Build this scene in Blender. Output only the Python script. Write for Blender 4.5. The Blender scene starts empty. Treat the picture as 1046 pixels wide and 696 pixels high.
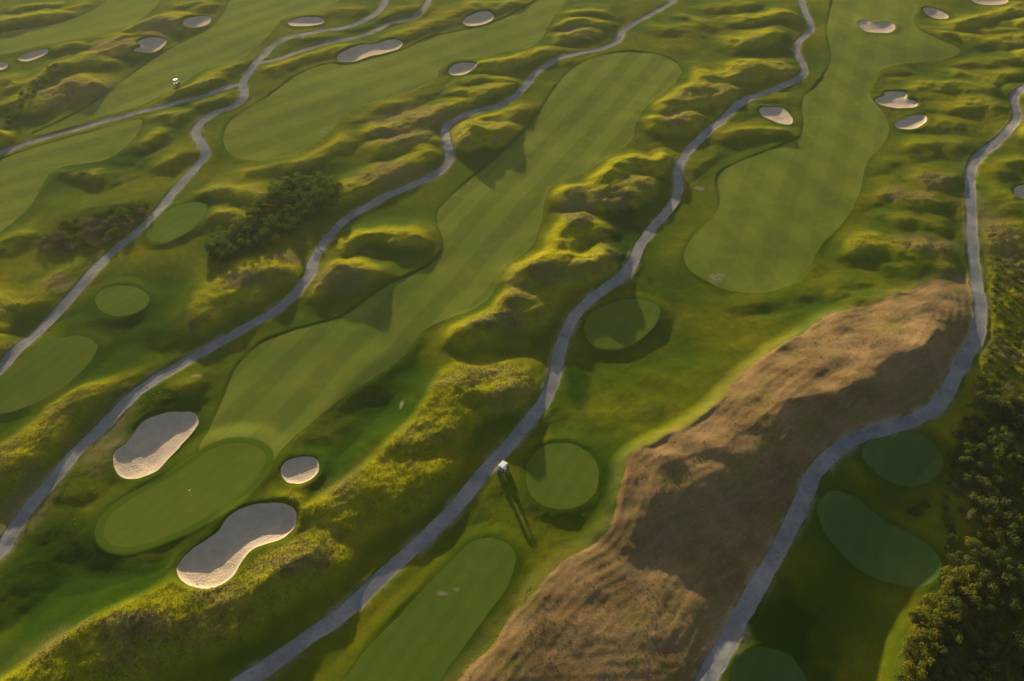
import bpy, bmesh, math, random
import numpy as np
from mathutils import Vector, Matrix, Quaternion

random.seed(7)
RNG = np.random.default_rng(11)
S = bpy.context.scene
COL = S.collection

# ------------------------------------------------------------------ camera numbers (photo pixels 1046 x 696)
W, Hh, F = 1046.0, 696.0, 760.0
PITCH = math.radians(44.5)
CAMZ = 113.0
CP, SP = math.cos(PITCH), math.sin(PITCH)

def world(px, py, z=0.0):
    """where a point of the survey sketch lies on the ground (height z)"""
    a = (px - W / 2) / F
    b = (py - Hh / 2) / F
    dx, dy, dz = a, CP - b * SP, -SP - b * CP
    t = (z - CAMZ) / dz
    return (dx * t, dy * t)

SUN_EL, SUN_AZ = math.radians(7.3), math.radians(-19.0)
SUN_DIR = Vector((math.cos(SUN_EL) * math.sin(SUN_AZ), math.cos(SUN_EL) * math.cos(SUN_AZ), math.sin(SUN_EL)))

# ------------------------------------------------------------------ helpers
def tag(o, label=None, cat=None, group=None, kind=None):
    if label: o['label'] = label
    if cat: o['category'] = cat
    if group: o['group'] = group
    if kind: o['kind'] = kind
    return o

def link_mesh(name, me, mat=None, parent=None):
    o = bpy.data.objects.new(name, me)
    COL.objects.link(o)
    if mat: me.materials.append(mat)
    if parent: o.parent = parent
    return o

def empty(name, loc=(0, 0, 0), rz=0.0):
    o = bpy.data.objects.new(name, None)
    o.empty_display_size = 0.3
    COL.objects.link(o)
    o.location = loc
    o.rotation_euler = (0, 0, rz)
    return o

def copy_tree(o, parent=None):
    c = o.copy()
    COL.objects.link(c)
    if parent: c.parent = parent
    for ch in list(o.children):
        copy_tree(ch, c)
    return c

def hash01(ix, iy, seed):
    h = (ix.astype(np.int64) * 374761393 + iy.astype(np.int64) * 668265263 + seed * 1442695041) & 0xFFFFFFFF
    h = ((h ^ (h >> 13)) * 1274126177) & 0xFFFFFFFF
    h = h ^ (h >> 16)
    return (h & 0xFFFFFF) / float(0xFFFFFF)

def vnoise(x, y, seed=0):
    ix, iy = np.floor(x), np.floor(y)
    fx, fy = x - ix, y - iy
    fx = fx * fx * fx * (fx * (fx * 6 - 15) + 10)
    fy = fy * fy * fy * (fy * (fy * 6 - 15) + 10)
    a = hash01(ix, iy, seed); b = hash01(ix + 1, iy, seed)
    c = hash01(ix, iy + 1, seed); d = hash01(ix + 1, iy + 1, seed)
    return (a * (1 - fx) + b * fx) * (1 - fy) + (c * (1 - fx) + d * fx) * fy * 1.0

def fbm(x, y, seed=0, octs=4, gain=0.5):
    s, amp, tot = 0, 1.0, 0.0
    for k in range(octs):
        s = s + amp * (vnoise(x * 2 ** k + 17.3 * k, y * 2 ** k - 9.1 * k, seed + k) - 0.5)
        tot += amp; amp *= gain
    return s / tot * 2

def sstep(e0, e1, x):
    t = np.clip((x - e0) / (e1 - e0), 0, 1)
    return t * t * (3 - 2 * t)

def chaikin(p, it=2, closed=True):
    p = np.asarray(p, float)
    for _ in range(it):
        if closed:
            q = np.roll(p, -1, 0)
            n = np.empty((2 * len(p), p.shape[1]))
            n[0::2] = p * .75 + q * .25
            n[1::2] = p * .25 + q * .75
        else:
            a, b = p[:-1], p[1:]
            n = np.empty((2 * len(a) + 2, p.shape[1]))
            n[0] = p[0]; n[-1] = p[-1]
            n[1:-1:2] = a * .75 + b * .25
            n[2:-1:2] = a * .25 + b * .75
        p = n
    return p

def catmull(p, n=6):
    p = np.asarray(p, float)
    P = np.vstack([2 * p[0] - p[1], p, 2 * p[-1] - p[-2]])
    out = []
    for i in range(1, len(P) - 2):
        for k in range(n):
            t = k / n
            a, b, c, d = P[i - 1], P[i], P[i + 1], P[i + 2]
            out.append(0.5 * (2 * b + (c - a) * t + (2 * a - 5 * b + 4 * c - d) * t * t + (3 * b - a - 3 * c + d) * t ** 3))
    out.append(p[-1])
    return np.array(out)

# ------------------------------------------------------------------ the terrain grid
NU, NV = 1000, 800
vv = np.linspace(0, 1, NV)
Y0, Y1 = 32.0, 352.0
yr = Y0 + (Y1 - Y0) * (vv * 0.62 + vv ** 2 * 0.38)
half = 1.22 * (W / 2) / F * (yr * CP + CAMZ * SP) + 4
uu = np.linspace(-1, 1, NU)
GX = half[:, None] * uu[None, :]
GY = np.repeat(yr[:, None], NU, 1)

FAR = 30.0
def region_mask(p, m):
    lo, hi = p.min(0) - m, p.max(0) + m
    return np.nonzero((GX > lo[0]) & (GX < hi[0]) & (GY > lo[1]) & (GY < hi[1]))

def seg_dist(px, py, a, b):
    d = b - a
    L2 = max(float(d @ d), 1e-12)
    t = np.clip(((px - a[0]) * d[0] + (py - a[1]) * d[1]) / L2, 0, 1)
    ex, ey = px - (a[0] + t * d[0]), py - (a[1] + t * d[1])
    return ex * ex + ey * ey, t

def poly_sdf(poly, margin=9.0):
    out = np.full(GX.shape, FAR, np.float32)
    m = region_mask(poly, margin)
    px, py = GX[m], GY[m]
    best = np.full(px.shape, 1e9)
    ins = np.zeros(px.shape, bool)
    n = len(poly)
    for i in range(n):
        a, b = poly[i], poly[(i + 1) % n]
        d2, _ = seg_dist(px, py, a, b)
        np.minimum(best, d2, out=best)
        if a[1] != b[1]:
            c = ((a[1] > py) != (b[1] > py)) & (px < (b[0] - a[0]) * (py - a[1]) / (b[1] - a[1]) + a[0])
            ins ^= c
    d = np.sqrt(best)
    out[m] = np.where(ins, -d, d)
    return out

def line_dist(pl, margin, AX=None, AY=None):
    """distance, side (+ = right hand) and chainage fraction to a polyline"""
    out = np.full(GX.shape, FAR, np.float32)
    side = np.zeros(GX.shape, np.float32)
    m = region_mask(pl, margin)
    px, py = (GX[m], GY[m]) if AX is None else (AX[m], AY[m])
    best = np.full(px.shape, 1e9); sd = np.zeros(px.shape)
    for i in range(len(pl) - 1):
        a, b = pl[i], pl[i + 1]
        d2, _ = seg_dist(px, py, a, b)
        s = ((px - a[0]) * (b[1] - a[1]) - (py - a[1]) * (b[0] - a[0])) / max(1e-6, math.hypot(b[0] - a[0], b[1] - a[1]))
        k = d2 < best
        best = np.where(k, d2, best); sd = np.where(k, s, sd)
    out[m] = np.sqrt(best); side[m] = np.clip(sd / np.maximum(np.sqrt(best), 1e-4), -1, 1)
    return out, side

def wpts(px, z=0.0):
    return np.array([world(x, y, z) for x, y in px])

# ------------------------------------------------------------------ survey: cart paths
PATHS = [
 ("path", 1.32, [(-60,428),(-20,395),(2,378),(20,357),(40,339),(60,319),(80,297),(100,274),(121,253),(144,234),(164,213),(181,191),(198,172),(209,158),(207,147),(200,137),(204,126),(218,116),(238,109),(248,102),(250,94),(248,85),(256,72),(266,60),(275,50),(291,40),(311,35),(335,30),(350,28),(373,20),(387,10),(393,2),(399,-12),(410,-26)]),
 ("path", 1.15, [(264,65),(285,60),(308,52),(335,43),(350,40),(377,33),(400,23),(422,18),(432,10),(437,2),(445,-12),(460,-25)]),
 ("path", 1.1, [(247,86),(231,90),(208,99),(174,107),(134,117),(94,127),(50,139),(20,149),(2,156),(-40,170),(-90,184)]),
 ("path", 1.24, [(-60,620),(-25,588),(2,562),(17,537),(37,510),(60,485),(80,461),(100,441),(124,417),(147,397),(177,377),(208,359),(234,344),(261,329),(285,315),(301,302),(315,285),(321,267),(330,250),(341,237),(353,224),(370,214),(393,201),(417,191),(440,181),(454,171),(459,159),(456,144),(455,132),(464,124),(484,115),(507,109),(524,100),(536,89),(547,75),(564,64),(591,55),(614,50),(630,42),(636,32),(651,22),(668,13),(685,3),(700,-8),(722,-22)]),
 ("path", 1.3, [(190,735),(258,692),(285,674),(318,650),(350,628),(373,607),(393,587),(417,565),(444,540),(464,520),(481,500),(494,483),(507,468),(514,461),(537,434),(554,414),(564,394),(569,374),(573,354),(581,334),(594,315),(614,299),(635,285),(646,270),(653,253),(664,236),(685,211),(693,194),(693,174),(699,160),(713,144),(733,127),(753,109),(770,99),(793,90),(813,82),(822,74),(820,64),(813,50),(818,40),(828,30),(825,18),(820,5),(819,-12),(826,-26)]),
 ("path", 1.36, [(704,740),(723,692),(736,671),(753,637),(773,600),(793,567),(810,533),(825,500),(833,483),(850,466),(877,448),(910,438),(937,429),(961,412),(974,387),(987,364),(999,341),(1001,317),(997,287),(994,260),(992,237),(992,220),(991,201),(991,177),(999,161),(1017,146),(1034,129),(1039,116),(1036,100),(1045,91),(1062,78),(1075,60)]),
]
# ------------------------------------------------------------------ survey: mown and sandy areas
GREEN = [(279,470),(268,490),(248,510),(218,530),(188,547),(154,560),(127,567),(106,562),(97,547),(104,527),(124,510),(151,495),(177,480),(198,465),(214,454),(236,447),(258,448),(275,456)]
BUNKERS = [
 ("deep two-lobed sand bunker left of the putting green, sunlit along its lower right bank", 1.25, [(134,448),(142,434),(161,424),(184,420),(200,421),(204,432),(193,445),(177,463),(164,481),(144,490),(124,490),(117,476),(116,463),(125,457)]),
 ("small round pot bunker above the big kidney-shaped bunker, right of the putting green", 0.8, [(326,473),(326,485),(316,493),(303,496),(291,492),(286,480),(294,470),(307,466),(319,467)]),
 ("largest kidney-shaped sand bunker below the putting green, sunlit along its bottom rim", 1.35, [(305,525),(304,540),(285,555),(261,560),(249,574),(241,590),(228,600),(212,606),(193,602),(182,590),(182,577),(198,560),(223,547),(231,530),(248,520),(268,515),(291,516)]),
 ("sand bunker with a grassy spit, against a brown mound at the far left fairway", 1.0, [(133,55),(147,50),(139,46),(151,40),(172,40),(167,49),(154,56)]),
 ("pale bunker on the upper edge of the far left fairway", 0.8, [(186,28),(194,20),(214,16),(217,22),(208,29),(196,31)]),
 ("flat grey bunker near the upper left corner below the green strip", 0.8, [(17,62),(23,57),(44,50),(53,53),(40,60),(27,64)]),
 ("bunker cut by the left edge of the picture", 0.7, [(-14,66),(0,63),(9,65),(8,70),(0,72),(-12,72)]),
 ("long tan bunker above the bend of the far left cart path", 0.8, [(292,23),(305,18),(328,18),(333,22),(325,26),(298,28)]),
 ("long cloud-shaped bunker between the branch path and the upper fairway", 0.9, [(342,59),(356,51),(370,45),(383,45),(400,40),(412,43),(410,49),(394,54),(377,57),(363,63),(348,64)]),
 ("oval bunker under a dark bank at the top middle of the picture", 0.9, [(472,22),(481,16),(497,12),(506,17),(501,24),(486,28),(475,27)]),
 ("small oval bunker among the yellow mounds left of the middle path", 0.9, [(456,73),(466,65),(484,65),(488,69),(474,78),(462,78)]),
 ("four-cornered bunker beside the middle path, left of the right-hand fairway", 1.0, [(775,110),(786,110),(798,109),(808,117),(811,128),(797,128),(776,118)]),
 ("dumbbell-shaped bunker at the top of the right-hand fairway", 0.9, [(875,23),(884,21),(893,26),(905,23),(916,27),(911,35),(894,35),(880,33)]),
 ("small slanting bunker in the upper right beyond the dumbbell-shaped one", 0.8, [(941,8),(957,9),(972,18),(962,21),(945,16)]),
 ("bunker cut by the top edge of the picture at the far right", 0.8, [(990,-3),(1030,-2),(1028,6),(1006,7),(992,2)]),
 ("ragged three-lobed bunker on the right side of the right-hand fairway", 0.9, [(892,101),(904,97),(903,93),(914,93),(927,95),(925,101),(938,104),(937,110),(917,111),(898,107)]),
 ("oval bunker just below the ragged three-lobed one", 0.9, [(912,127),(927,119),(946,117),(947,125),(935,134),(917,132)]),
 ("pale bunker at the right edge of the picture beyond the right-hand path", 0.8, [(1033,193),(1048,189),(1062,196),(1052,207),(1036,204)]),
]
TEES = [
 ("round bright tee pad right of the golf cart", 0.7, [(536,484),(540,467),(553,455),(572,450),(592,454),(608,466),(613,485),(609,503),(594,516),(572,521),(551,515),(539,501)]),
 ("long tee box with a sandy worn patch at the bottom middle", 0.6, [(474,557),(494,547),(517,552),(529,568),(521,597),(497,627),(471,664),(430,720),(320,720),(352,694),(375,660),(405,632),(434,600)]),
 ("teardrop-shaped tee pad right of the middle path's steep bend", 0.7, [(596,331),(603,319),(620,311),(645,304),(671,309),(677,320),(661,342),(635,356),(610,355),(598,345)]),
 ("shaded oval tee pad inside the bend of the right-hand path", 0.6, [(873,470),(886,455),(907,448),(932,449),(955,460),(964,475),(955,490),(937,497),(912,494),(886,484)]),
 ("large shaded oval tee beside the right-hand path with a worn brown middle", 0.6, [(830,526),(836,512),(850,507),(872,511),(898,525),(930,545),(954,570),(958,588),(947,604),(925,604),(897,592),(862,569),(838,547)]),
 ("shaded tee pad cut by the bottom edge near the right-hand path", 0.6, [(741,696),(750,675),(770,665),(795,664),(815,674),(828,696),(815,725),(755,725)]),
 ("small oval tee pad between the left path and the dark hedge, the middle of three", 0.6, [(95,308),(101,298),(115,292),(135,292),(150,299),(155,307),(144,319),(125,324),(106,321)]),
 ("slanting tee pad just right of the left path, the topmost of three", 0.6, [(147,240),(155,228),(170,214),(190,206),(213,206),(210,220),(194,236),(172,247),(155,247)]),
 ("wide tee box at the left edge under the left path, the lowest of three", 0.6, [(-25,425),(-20,395),(3,378),(27,362),(50,347),(84,342),(101,350),(95,368),(74,387),(50,405),(20,418),(-5,424)]),
]
FAIRWAYS = [
 # the middle fairway, from the green up
 [(201,463),(209,446),(218,428),(228,404),(241,374),(265,350),(301,337),(330,330),(352,324),(375,308),(394,294),(417,284),(440,272),(454,258),(453,244),(446,230),(447,214),(464,198),(484,181),(511,160),(534,138),(551,116),(564,94),(581,72),(605,59),(635,53),(661,54),(685,60),(698,72),(690,86),(668,101),(654,116),(648,129),(648,141),(635,152),(615,164),(601,176),(581,183),(564,189),(556,203),(554,221),(551,236),(541,257),(516,271),(509,288),(502,304),(484,318),(461,325),(437,334),(421,350),(410,366),(383,384),(350,404),(322,428),(298,447),(288,458),(281,472),(258,490),(226,490)],
 # the right-hand fairway
 [(697,262),(705,246),(716,233),(732,219),(737,204),(733,188),(735,176),(750,167),(780,156),(805,148),(819,141),(821,127),(819,112),(820,98),(832,91),(842,77),(850,62),(848,47),(843,32),(848,14),(852,-10),(858,-26),(915,-26),(940,4),(930,25),(950,38),(985,50),(972,60),(930,64),(903,68),(892,80),(888,92),(891,102),(903,115),(910,132),(904,147),(886,163),(881,180),(878,200),(864,224),(850,240),(840,248),(833,260),(826,275),(810,289),(786,299),(763,300),(737,296),(713,284),(700,272)],
 # the upper fairway between the left path and the second path
 [(228,146),(230,130),(236,122),(254,110),(278,97),(301,77),(335,64),(352,66),(377,60),(412,52),(437,38),(462,34),(507,24),(528,12),(551,0),(570,-20),(610,-24),(585,-5),(570,10),(563,22),(553,42),(540,50),(520,52),(494,60),(458,60),(448,72),(446,82),(417,96),(385,104),(360,112),(348,119),(340,132),(325,144),(301,157),(268,164),(245,162),(232,156)],
 # the far left fairway
 [(33,136),(66,122),(100,104),(124,84),(151,64),(172,50),(214,32),(226,18),(238,-6),(262,-24),(372,-24),(350,-2),(335,9),(310,13),(288,18),(284,26),(268,44),(241,64),(208,71),(190,84),(161,100),(134,112),(84,124),(40,137)],
 # below the left branch path
 [(-70,190),(0,163),(50,146),(134,123),(146,122),(144,134),(127,151),(110,163),(84,167),(54,171),(44,187),(33,208),(13,228),(-10,245),(-80,270)],
 # top left strip
 [(-60,50),(0,33),(50,28),(84,17),(107,3),(130,-18),(190,-22),(168,-4),(157,10),(134,27),(94,37),(44,47),(0,57),(-60,72)],
]
FIELD = [(986,279),(968,279),(950,287),(924,300),(880,315),(843,327),(820,344),(783,367),(756,384),(743,404),(720,430),(696,446),(668,460),(650,466),(638,476),(632,500),(629,527),(618,547),(598,560),(578,570),(554,594),(531,620),(501,657),(470,694),(430,745),(702,745),(721,692),(735,668),(752,634),(772,597),(792,562),(808,530),(823,497),(831,480),(848,463),(875,445),(908,435),(935,426),(958,410),(971,386),(984,363),(994,340),(996,317),(992,290)]

paths_w = []
for _, hw, p in PATHS:
    paths_w.append((hw, catmull(wpts(p), 5)))
green_w = chaikin(wpts(GREEN, .4), 2)
bunk_w = [chaikin(wpts(p, -.1), 2) for _, _, p in BUNKERS]
tee_w = [chaikin(wpts(p, h - (2.4 if 3 <= i <= 5 else 0)), 2) for i, (_, h, p) in enumerate(TEES)]
fair_w = [chaikin(wpts(p), 2) for p in FAIRWAYS]
field_w = chaikin(wpts(FIELD, .5), 2)

# ------------------------------------------------------------------ survey: mounds (crest line in the sketch, height, depth away from / towards the viewer)
MOUNDS = [
 # chain between the middle fairway and the middle path
 ([(572,191),(590,193),(615,196),(640,191),(651,186)],3.4,7,7), ([(620,179),(637,164),(652,161),(670,164),(683,159)],3.2,6,7),
 ([(566,247),(575,232),(590,225),(608,229)],2.8,6,6), ([(528,275),(545,271),(562,267),(580,271),(600,272),(618,267)],3.8,8,7),
 ([(520,306),(535,304),(548,306),(557,301)],3.0,7,6), ([(484,329),(500,323),(520,319),(536,319),(549,316)],3.0,6,8),
 ([(424,444),(440,433),(454,427),(464,418),(470,403),(490,399),(512,403),(530,404)],3.4,8,5),
 ([(345,522),(372,503),(395,495),(420,489),(432,486)],2.9,8,7),
 ([(20,702),(60,676),(105,652),(132,638),(160,628)],3.2,8,9), ([(205,628),(240,616),(262,606),(285,588),(312,572)],2.6,5,7),
 # between the second path and the middle fairway
 ([(354,252),(365,243),(385,240),(410,241),(440,243)],2.4,6,5), ([(322,293),(335,284),(350,276),(363,274),(380,281)],2.9,6,6),
 ([(196,326),(222,312),(245,302),(255,285),(272,276),(290,277),(303,280)],3.0,9,6),
 ([(480,125),(505,119),(525,113),(545,113),(552,117)],2.4,6,6), ([(460,138),(480,131),(495,129),(512,131),(527,137)],4.2,6,7),
 # left of the second path
 ([(385,129),(400,128),(425,123),(445,116),(460,109),(487,105)],2.6,6,6), ([(392,146),(415,141),(438,136)],2.6,6,6),
 ([(345,194),(365,187),(385,180),(402,172),(420,164),(436,155)],2.8,6,7), ([(478,82),(490,79),(510,80),(527,84)],1.8,5,4),
 ([(468,93),(490,95),(506,90),(522,85)],2.2,5,5), ([(486,64),(510,62),(530,57),(537,54),(560,53),(575,56)],2.6,7,7),
 ([(566,23),(590,21),(610,23)],2.2,6,5), ([(570,37),(585,35),(600,31),(607,33)],2.2,5,6), ([(575,12),(600,10),(620,12)],1.8,6,5),
 ([(318,105),(340,97),(370,94),(405,90),(422,82)],1.9,7,9), ([(328,121),(350,116),(375,108),(394,103)],2.0,6,8),
 ([(322,133),(340,136),(350,141)],2.0,6,7), ([(250,175),(285,169),(315,162),(332,150)],1.5,7,7),
 ([(222,192),(240,190),(255,193),(270,198)],2.2,6,6), ([(225,216),(245,219),(260,223)],1.8,5,6), ([(430,150),(445,142)],1.6,5,5),
 # left
 ([(43,179),(60,174),(80,173),(100,177)],1.9,7,5), ([(116,156),(135,144),(157,133)],2.0,6,6), ([(170,161),(185,154),(203,152)],1.6,6,5),
 ([(55,222),(85,212),(110,207),(142,201)],.9,7,8), ([(-30,318),(2,313),(25,309),(50,301),(72,286),(84,279)],2.2,8,7),
 ([(-30,478),(2,470),(20,464),(42,463)],2.6,7,10), ([(28,458),(50,432),(70,413),(95,401),(120,397)],2.6,6,9), ([(148,404),(165,398),(188,392)],1.3,4,5),
 ([(-60,600),(-20,570),(14,548)],3.6,7,7), ([(-40,250),(0,245),(18,243)],1.8,6,6), ([(60,340),(85,330),(110,327)],0.7,5,5),  # first mound heightened to shade the lower left corner
 # top left
 ([(-20,24),(14,20),(35,15),(55,13),(86,13)],2.4,7,8), ([(18,8),(40,4),(56,3)],1.8,6,6), ([(70,8),(85,4),(100,3)],1.8,6,6),
 ([(140,27),(155,21),(172,15),(188,20)],3.0,7,7), ([(104,46),(118,39),(135,37),(147,38)],2.3,6,5), ([(90,56),(110,51),(128,44),(144,47)],2.5,6,7),
 ([(78,66),(95,62),(108,63)],1.7,5,6), ([(40,100),(55,90),(75,83),(95,85),(119,86)],3.2,7,9), ([(58,49),(75,46),(84,47)],1.6,5,5),
 ([(73,41),(95,36),(109,36)],1.6,6,5), ([(110,29),(125,27),(135,28)],1.2,5,4), ([(-20,85),(0,83),(10,80),(20,84)],1.8,6,7),
 ([(14,104),(33,86),(52,70),(68,64)],1.8,5,6), ([(148,106),(172,96),(195,88),(212,83)],2.2,6,6), ([(200,76),(225,69),(254,64)],2.2,6,7),
 ([(198,85),(218,86)],1.4,4,4), ([(202,104),(220,98),(242,97)],1.6,4,5), ([(145,122),(165,117),(182,117)],1.7,5,6),
 ([(298,39),(318,37),(342,37)],1.2,4,4), ([(275,68),(300,59),(330,52),(354,46)],1.8,5,8), ([(318,13),(340,8),(367,10)],1.4,5,6),
 ([(388,16),(402,11),(428,9)],1.6,5,5), ([(356,28),(377,25)],1.0,3,4), ([(402,33),(425,27),(447,21),(462,12)],1.7,6,7), ([(488,6),(520,3),(552,2)],2.0,6,8),
 ([(200,8),(215,4),(238,2)],1.6,5,6), ([(180,5),(195,2),(208,1)],1.6,5,6),
 # top middle right
 ([(672,28),(690,28),(706,27)],1.6,7,6), ([(698,17),(712,21),(719,23)],1.6,6,5), ([(761,17),(780,15),(800,14),(812,16)],2.6,7,6), ([(757,42),(775,38),(788,32)],2.8,8,6),
 ([(716,75),(740,77),(760,73),(770,67),(785,67),(802,72)],3.0,9,7), ([(668,104),(690,101),(705,98),(712,91),(730,89),(742,94),(750,99)],3.2,8,8),
 ([(652,121),(665,123),(680,123),(695,120),(708,123),(718,129)],3.0,7,8), ([(765,104),(785,98),(800,98),(816,104)],1.0,4,3),
 ([(736,135),(755,129),(775,130),(800,133)],1.7,5,6), ([(700,165),(712,158),(722,150)],1.6,4,6), ([(725,6),(745,3),(760,2)],1.6,6,6),
 # right
 ([(950,32),(980,36),(1000,40),(1025,42),(1062,36)],2.3,6,7), ([(928,51),(945,50),(962,49)],1.5,5,5), ([(972,22),(995,17),(1015,11),(1045,6)],2.6,6,8),
 ([(1015,32),(1030,31),(1060,31)],1.6,5,5), ([(1033,23),(1060,20)],1.8,5,5), ([(985,63),(1010,61),(1060,56)],1.6,5,5), ([(985,75),(1010,78),(1030,73),(1060,77)],2.2,6,6),
 ([(884,71),(905,70),(927,72)],1.2,4,5), ([(938,90),(960,85),(985,85),(1007,89)],2.2,6,7), ([(970,107),(990,102),(1008,105),(1027,113)],2.2,8,6),
 ([(922,92),(938,97)],1.1,3,4), ([(936,109),(950,107),(964,111)],1.3,4,5), ([(943,128),(960,123),(978,126)],1.6,6,6),
 ([(922,149),(945,149),(960,147),(982,151)],1.7,6,6), ([(868,169),(890,166),(907,163)],1.5,5,6), ([(943,181),(960,182),(977,179)],2.2,6,6),
 ([(886,196),(905,197),(922,202),(947,201)],2.2,7,6), ([(912,223),(935,221),(957,226)],1.7,6,6), ([(880,247),(905,248),(930,251),(954,253)],2.6,8,7),
 ([(1004,176),(1025,170),(1050,165)],1.7,6,6), ([(1018,192),(1030,200),(1044,207),(1065,210)],1.8,5,7), ([(1005,245),(1030,240),(1060,238)],1.6,6,6),
 ([(772,303),(800,300),(832,292)],1.3,5,7), ([(925,268),(950,262),(972,268)],1.6,5,6), ([(850,300),(872,292),(890,290)],1.2,5,6),
 ([(640,70),(662,66),(690,48)],0.6,6,6),
 # the straw field
 ([(935,338),(955,328),(985,324)],3.4,12,9), ([(850,402),(885,385),(915,373),(945,358)],5.2,20,13), ([(688,470),(720,458),(755,445),(785,426),(815,410),(850,400),(890,388)],5.1,15,14),  # second and third ridge raised to throw shade on the tees
 ([(650,498),(672,499),(702,488)],2.0,8,9), ([(612,645),(640,646),(660,636),(672,626)],1.8,9,8), ([(480,700),(510,672),(535,650),(560,632)],1.6,6,9), ([(575,608),(600,592),(628,580)],1.6,6,9),
 ([(770,380),(800,365),(840,352)],1.2,8,8), ([(650,690),(690,640),(735,575),(775,520)],1.3,11,8),
]
WX = GX + 2.4 * fbm(GX / 13.0, GY / 13.0, 70, 2) + .8 * fbm(GX / 4.0, GY / 4.0, 71, 2)
WY = GY + 2.4 * fbm(GX / 13.0, GY / 13.0, 73, 2) + .8 * fbm(GX / 4.0, GY / 4.0, 74, 2)
mh = np.zeros(GX.shape)           # mound height
for k, (px, h, wf, wn) in enumerate(MOUNDS):
    h *= (.66 if px[0][0] < 830 and k > 9 else .80 if k <= 9 else .54) if h < 3.7 or k < 10 else .88
    if px[0][1] > 380 and h < 3: wf, wn = wf * 1.35, wn * 1.2
    pl = catmull(wpts(px, h * 0.9), 4)
    d, side = line_dist(pl, max(wf, wn) * 2.3 + 4, WX, WY)
    # a crest runs left to right in the sketch: right hand side is towards the viewer
    w = (wn * 1.55) * (.5 + .5 * side) + (wf * 1.65) * (.5 - .5 * side)
    wob = 1 + .26 * fbm(GX / 8.0, GY / 8.0, 40 + k, 2)
    t = np.clip(1 - d / (w * wob), 0, 1)
    g = h * (.55 * t * t * (3 - 2 * t) + .45 * t ** 1.25) * (0.92 + .22 * fbm(GX / 9.0, GY / 9.0, 90 + k, 2))
    mh = np.where(g > 0, (mh ** 4 + np.maximum(g, 0) ** 4) ** .25, mh)
# low mounds beyond the sketched ground so that it goes on
for k in range(46):
    sidex = random.choice((-1, 1))
    y = random.uniform(60, 345)
    hw = (W / 2) / F * (y * CP + CAMZ * SP)
    x = sidex * random.uniform(hw + 6, hw * 1.2 + 8)
    a = random.uniform(-.5, .5); L = random.uniform(5, 14)
    pl = np.array([(x - L * math.cos(a), y - L * math.sin(a)), (x, y + 1), (x + L * math.cos(a), y + L * math.sin(a))])
    d, _ = line_dist(pl, 14)
    t = np.clip(1 - d / random.uniform(7, 11), 0, 1)
    mh = np.maximum(mh, random.uniform(1.4, 2.8) * t * t * (3 - 2 * t))

# signed distances
sd_path = []
for hw, pl in paths_w:
    d, _ = line_dist(pl, 12)
    sd_path.append((d - hw * (1 + .16 * fbm(GX / 1.8, GY / 1.8, 5, 3))).astype(np.float32))
sd_bunk = [poly_sdf(p) + (.26 * fbm(GX / 2.6, GY / 2.6, 8, 2)).astype(np.float32) for p in bunk_w]
sd_green = poly_sdf(green_w)
sd_tee = [poly_sdf(p) + (.22 * fbm(GX / 2.2, GY / 2.2, 19, 3)).astype(np.float32) for p in tee_w]
sd_fair = [poly_sdf(p, 14) + (.25 * fbm(GX / 3.0, GY / 3.0, 9, 2)).astype(np.float32) for p in fair_w]
sd_field0 = poly_sdf(field_w, 40)
sd_field = sd_field0 + (.55 * fbm(GX / 2.2, GY / 2.2, 10, 4)).astype(np.float32)
mpath = np.minimum.reduce(sd_path)
mfair = np.minimum.reduce(sd_fair)
mtee = np.minimum.reduce(sd_tee)
mbunk = np.minimum.reduce(sd_bunk)

flat_f = sstep(-1.0, 7.0, mfair)         # 0 on fairway
flat_p = sstep(-1.0, 6.5, mpath)
flat_t = sstep(0.0, 4.0, mtee)
flat_g = sstep(0.0, 5.0, sd_green)
flat_b = sstep(-1.0, 1.2, mbunk)
mh2 = mh * (.12 + .88 * flat_f) * (.30 + .70 * flat_p) * (.08 + .92 * flat_t) * (.06 + .94 * flat_g) * (.12 + .88 * flat_b)
wild = sstep(.35, 1.3, mh2) * sstep(-.2, 1.5, mfair) * sstep(.2, 1.2, mpath) * sstep(.2, 2, mtee)
rough = sstep(0, 1.0, mfair) * sstep(0, .8, mpath) * sstep(0, 1.2, mtee) * sstep(0, 1.2, sd_green) * sstep(-.1, .5, mbunk)
field_in0 = sstep(1.0, -2.0, sd_field0)
LAWN_OLIVE = [(520,545),(545,460),(590,385),(640,350),(700,325),(790,312),(868,300),(872,312),(800,350),(745,398),(712,432),(650,462),(634,480),(626,530),(596,556),(556,585),(530,600)]
LAWN_LUSH_SHADE = [[(285,470),(330,448),(350,410),(415,352),(450,366),(452,388),(420,438),(352,498),(310,528),(305,505)],
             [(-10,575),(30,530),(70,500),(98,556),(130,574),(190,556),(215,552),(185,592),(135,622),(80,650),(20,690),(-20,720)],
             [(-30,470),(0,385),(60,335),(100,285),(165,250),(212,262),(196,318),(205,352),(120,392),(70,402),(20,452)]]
lawn_o = sstep(1.5, -3.0, poly_sdf(chaikin(wpts(LAWN_OLIVE), 2)))
lawn_l = np.maximum.reduce([sstep(1.0, -2.0, poly_sdf(chaikin(wpts(p), 2))) for p in LAWN_LUSH_SHADE])
soft_l = np.maximum.reduce([sstep(3.0, -6.0, poly_sdf(chaikin(wpts(p), 2)) + 2.5 * fbm(GX / 6, GY / 6, 69, 3)) for p in LAWN_LUSH_SHADE])
lawn = np.maximum(lawn_o, lawn_l)
mh2 *= np.maximum(.4, 1 + (.14 + .24 * sstep(95, 140, GY)) * fbm(GX / 6.5, GY / 6.5, 67, 3)) * (1 - field_in0) + field_in0
mh2 *= 1 - .6 * lawn_o - .35 * lawn_l * (1 - lawn_o)
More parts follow.
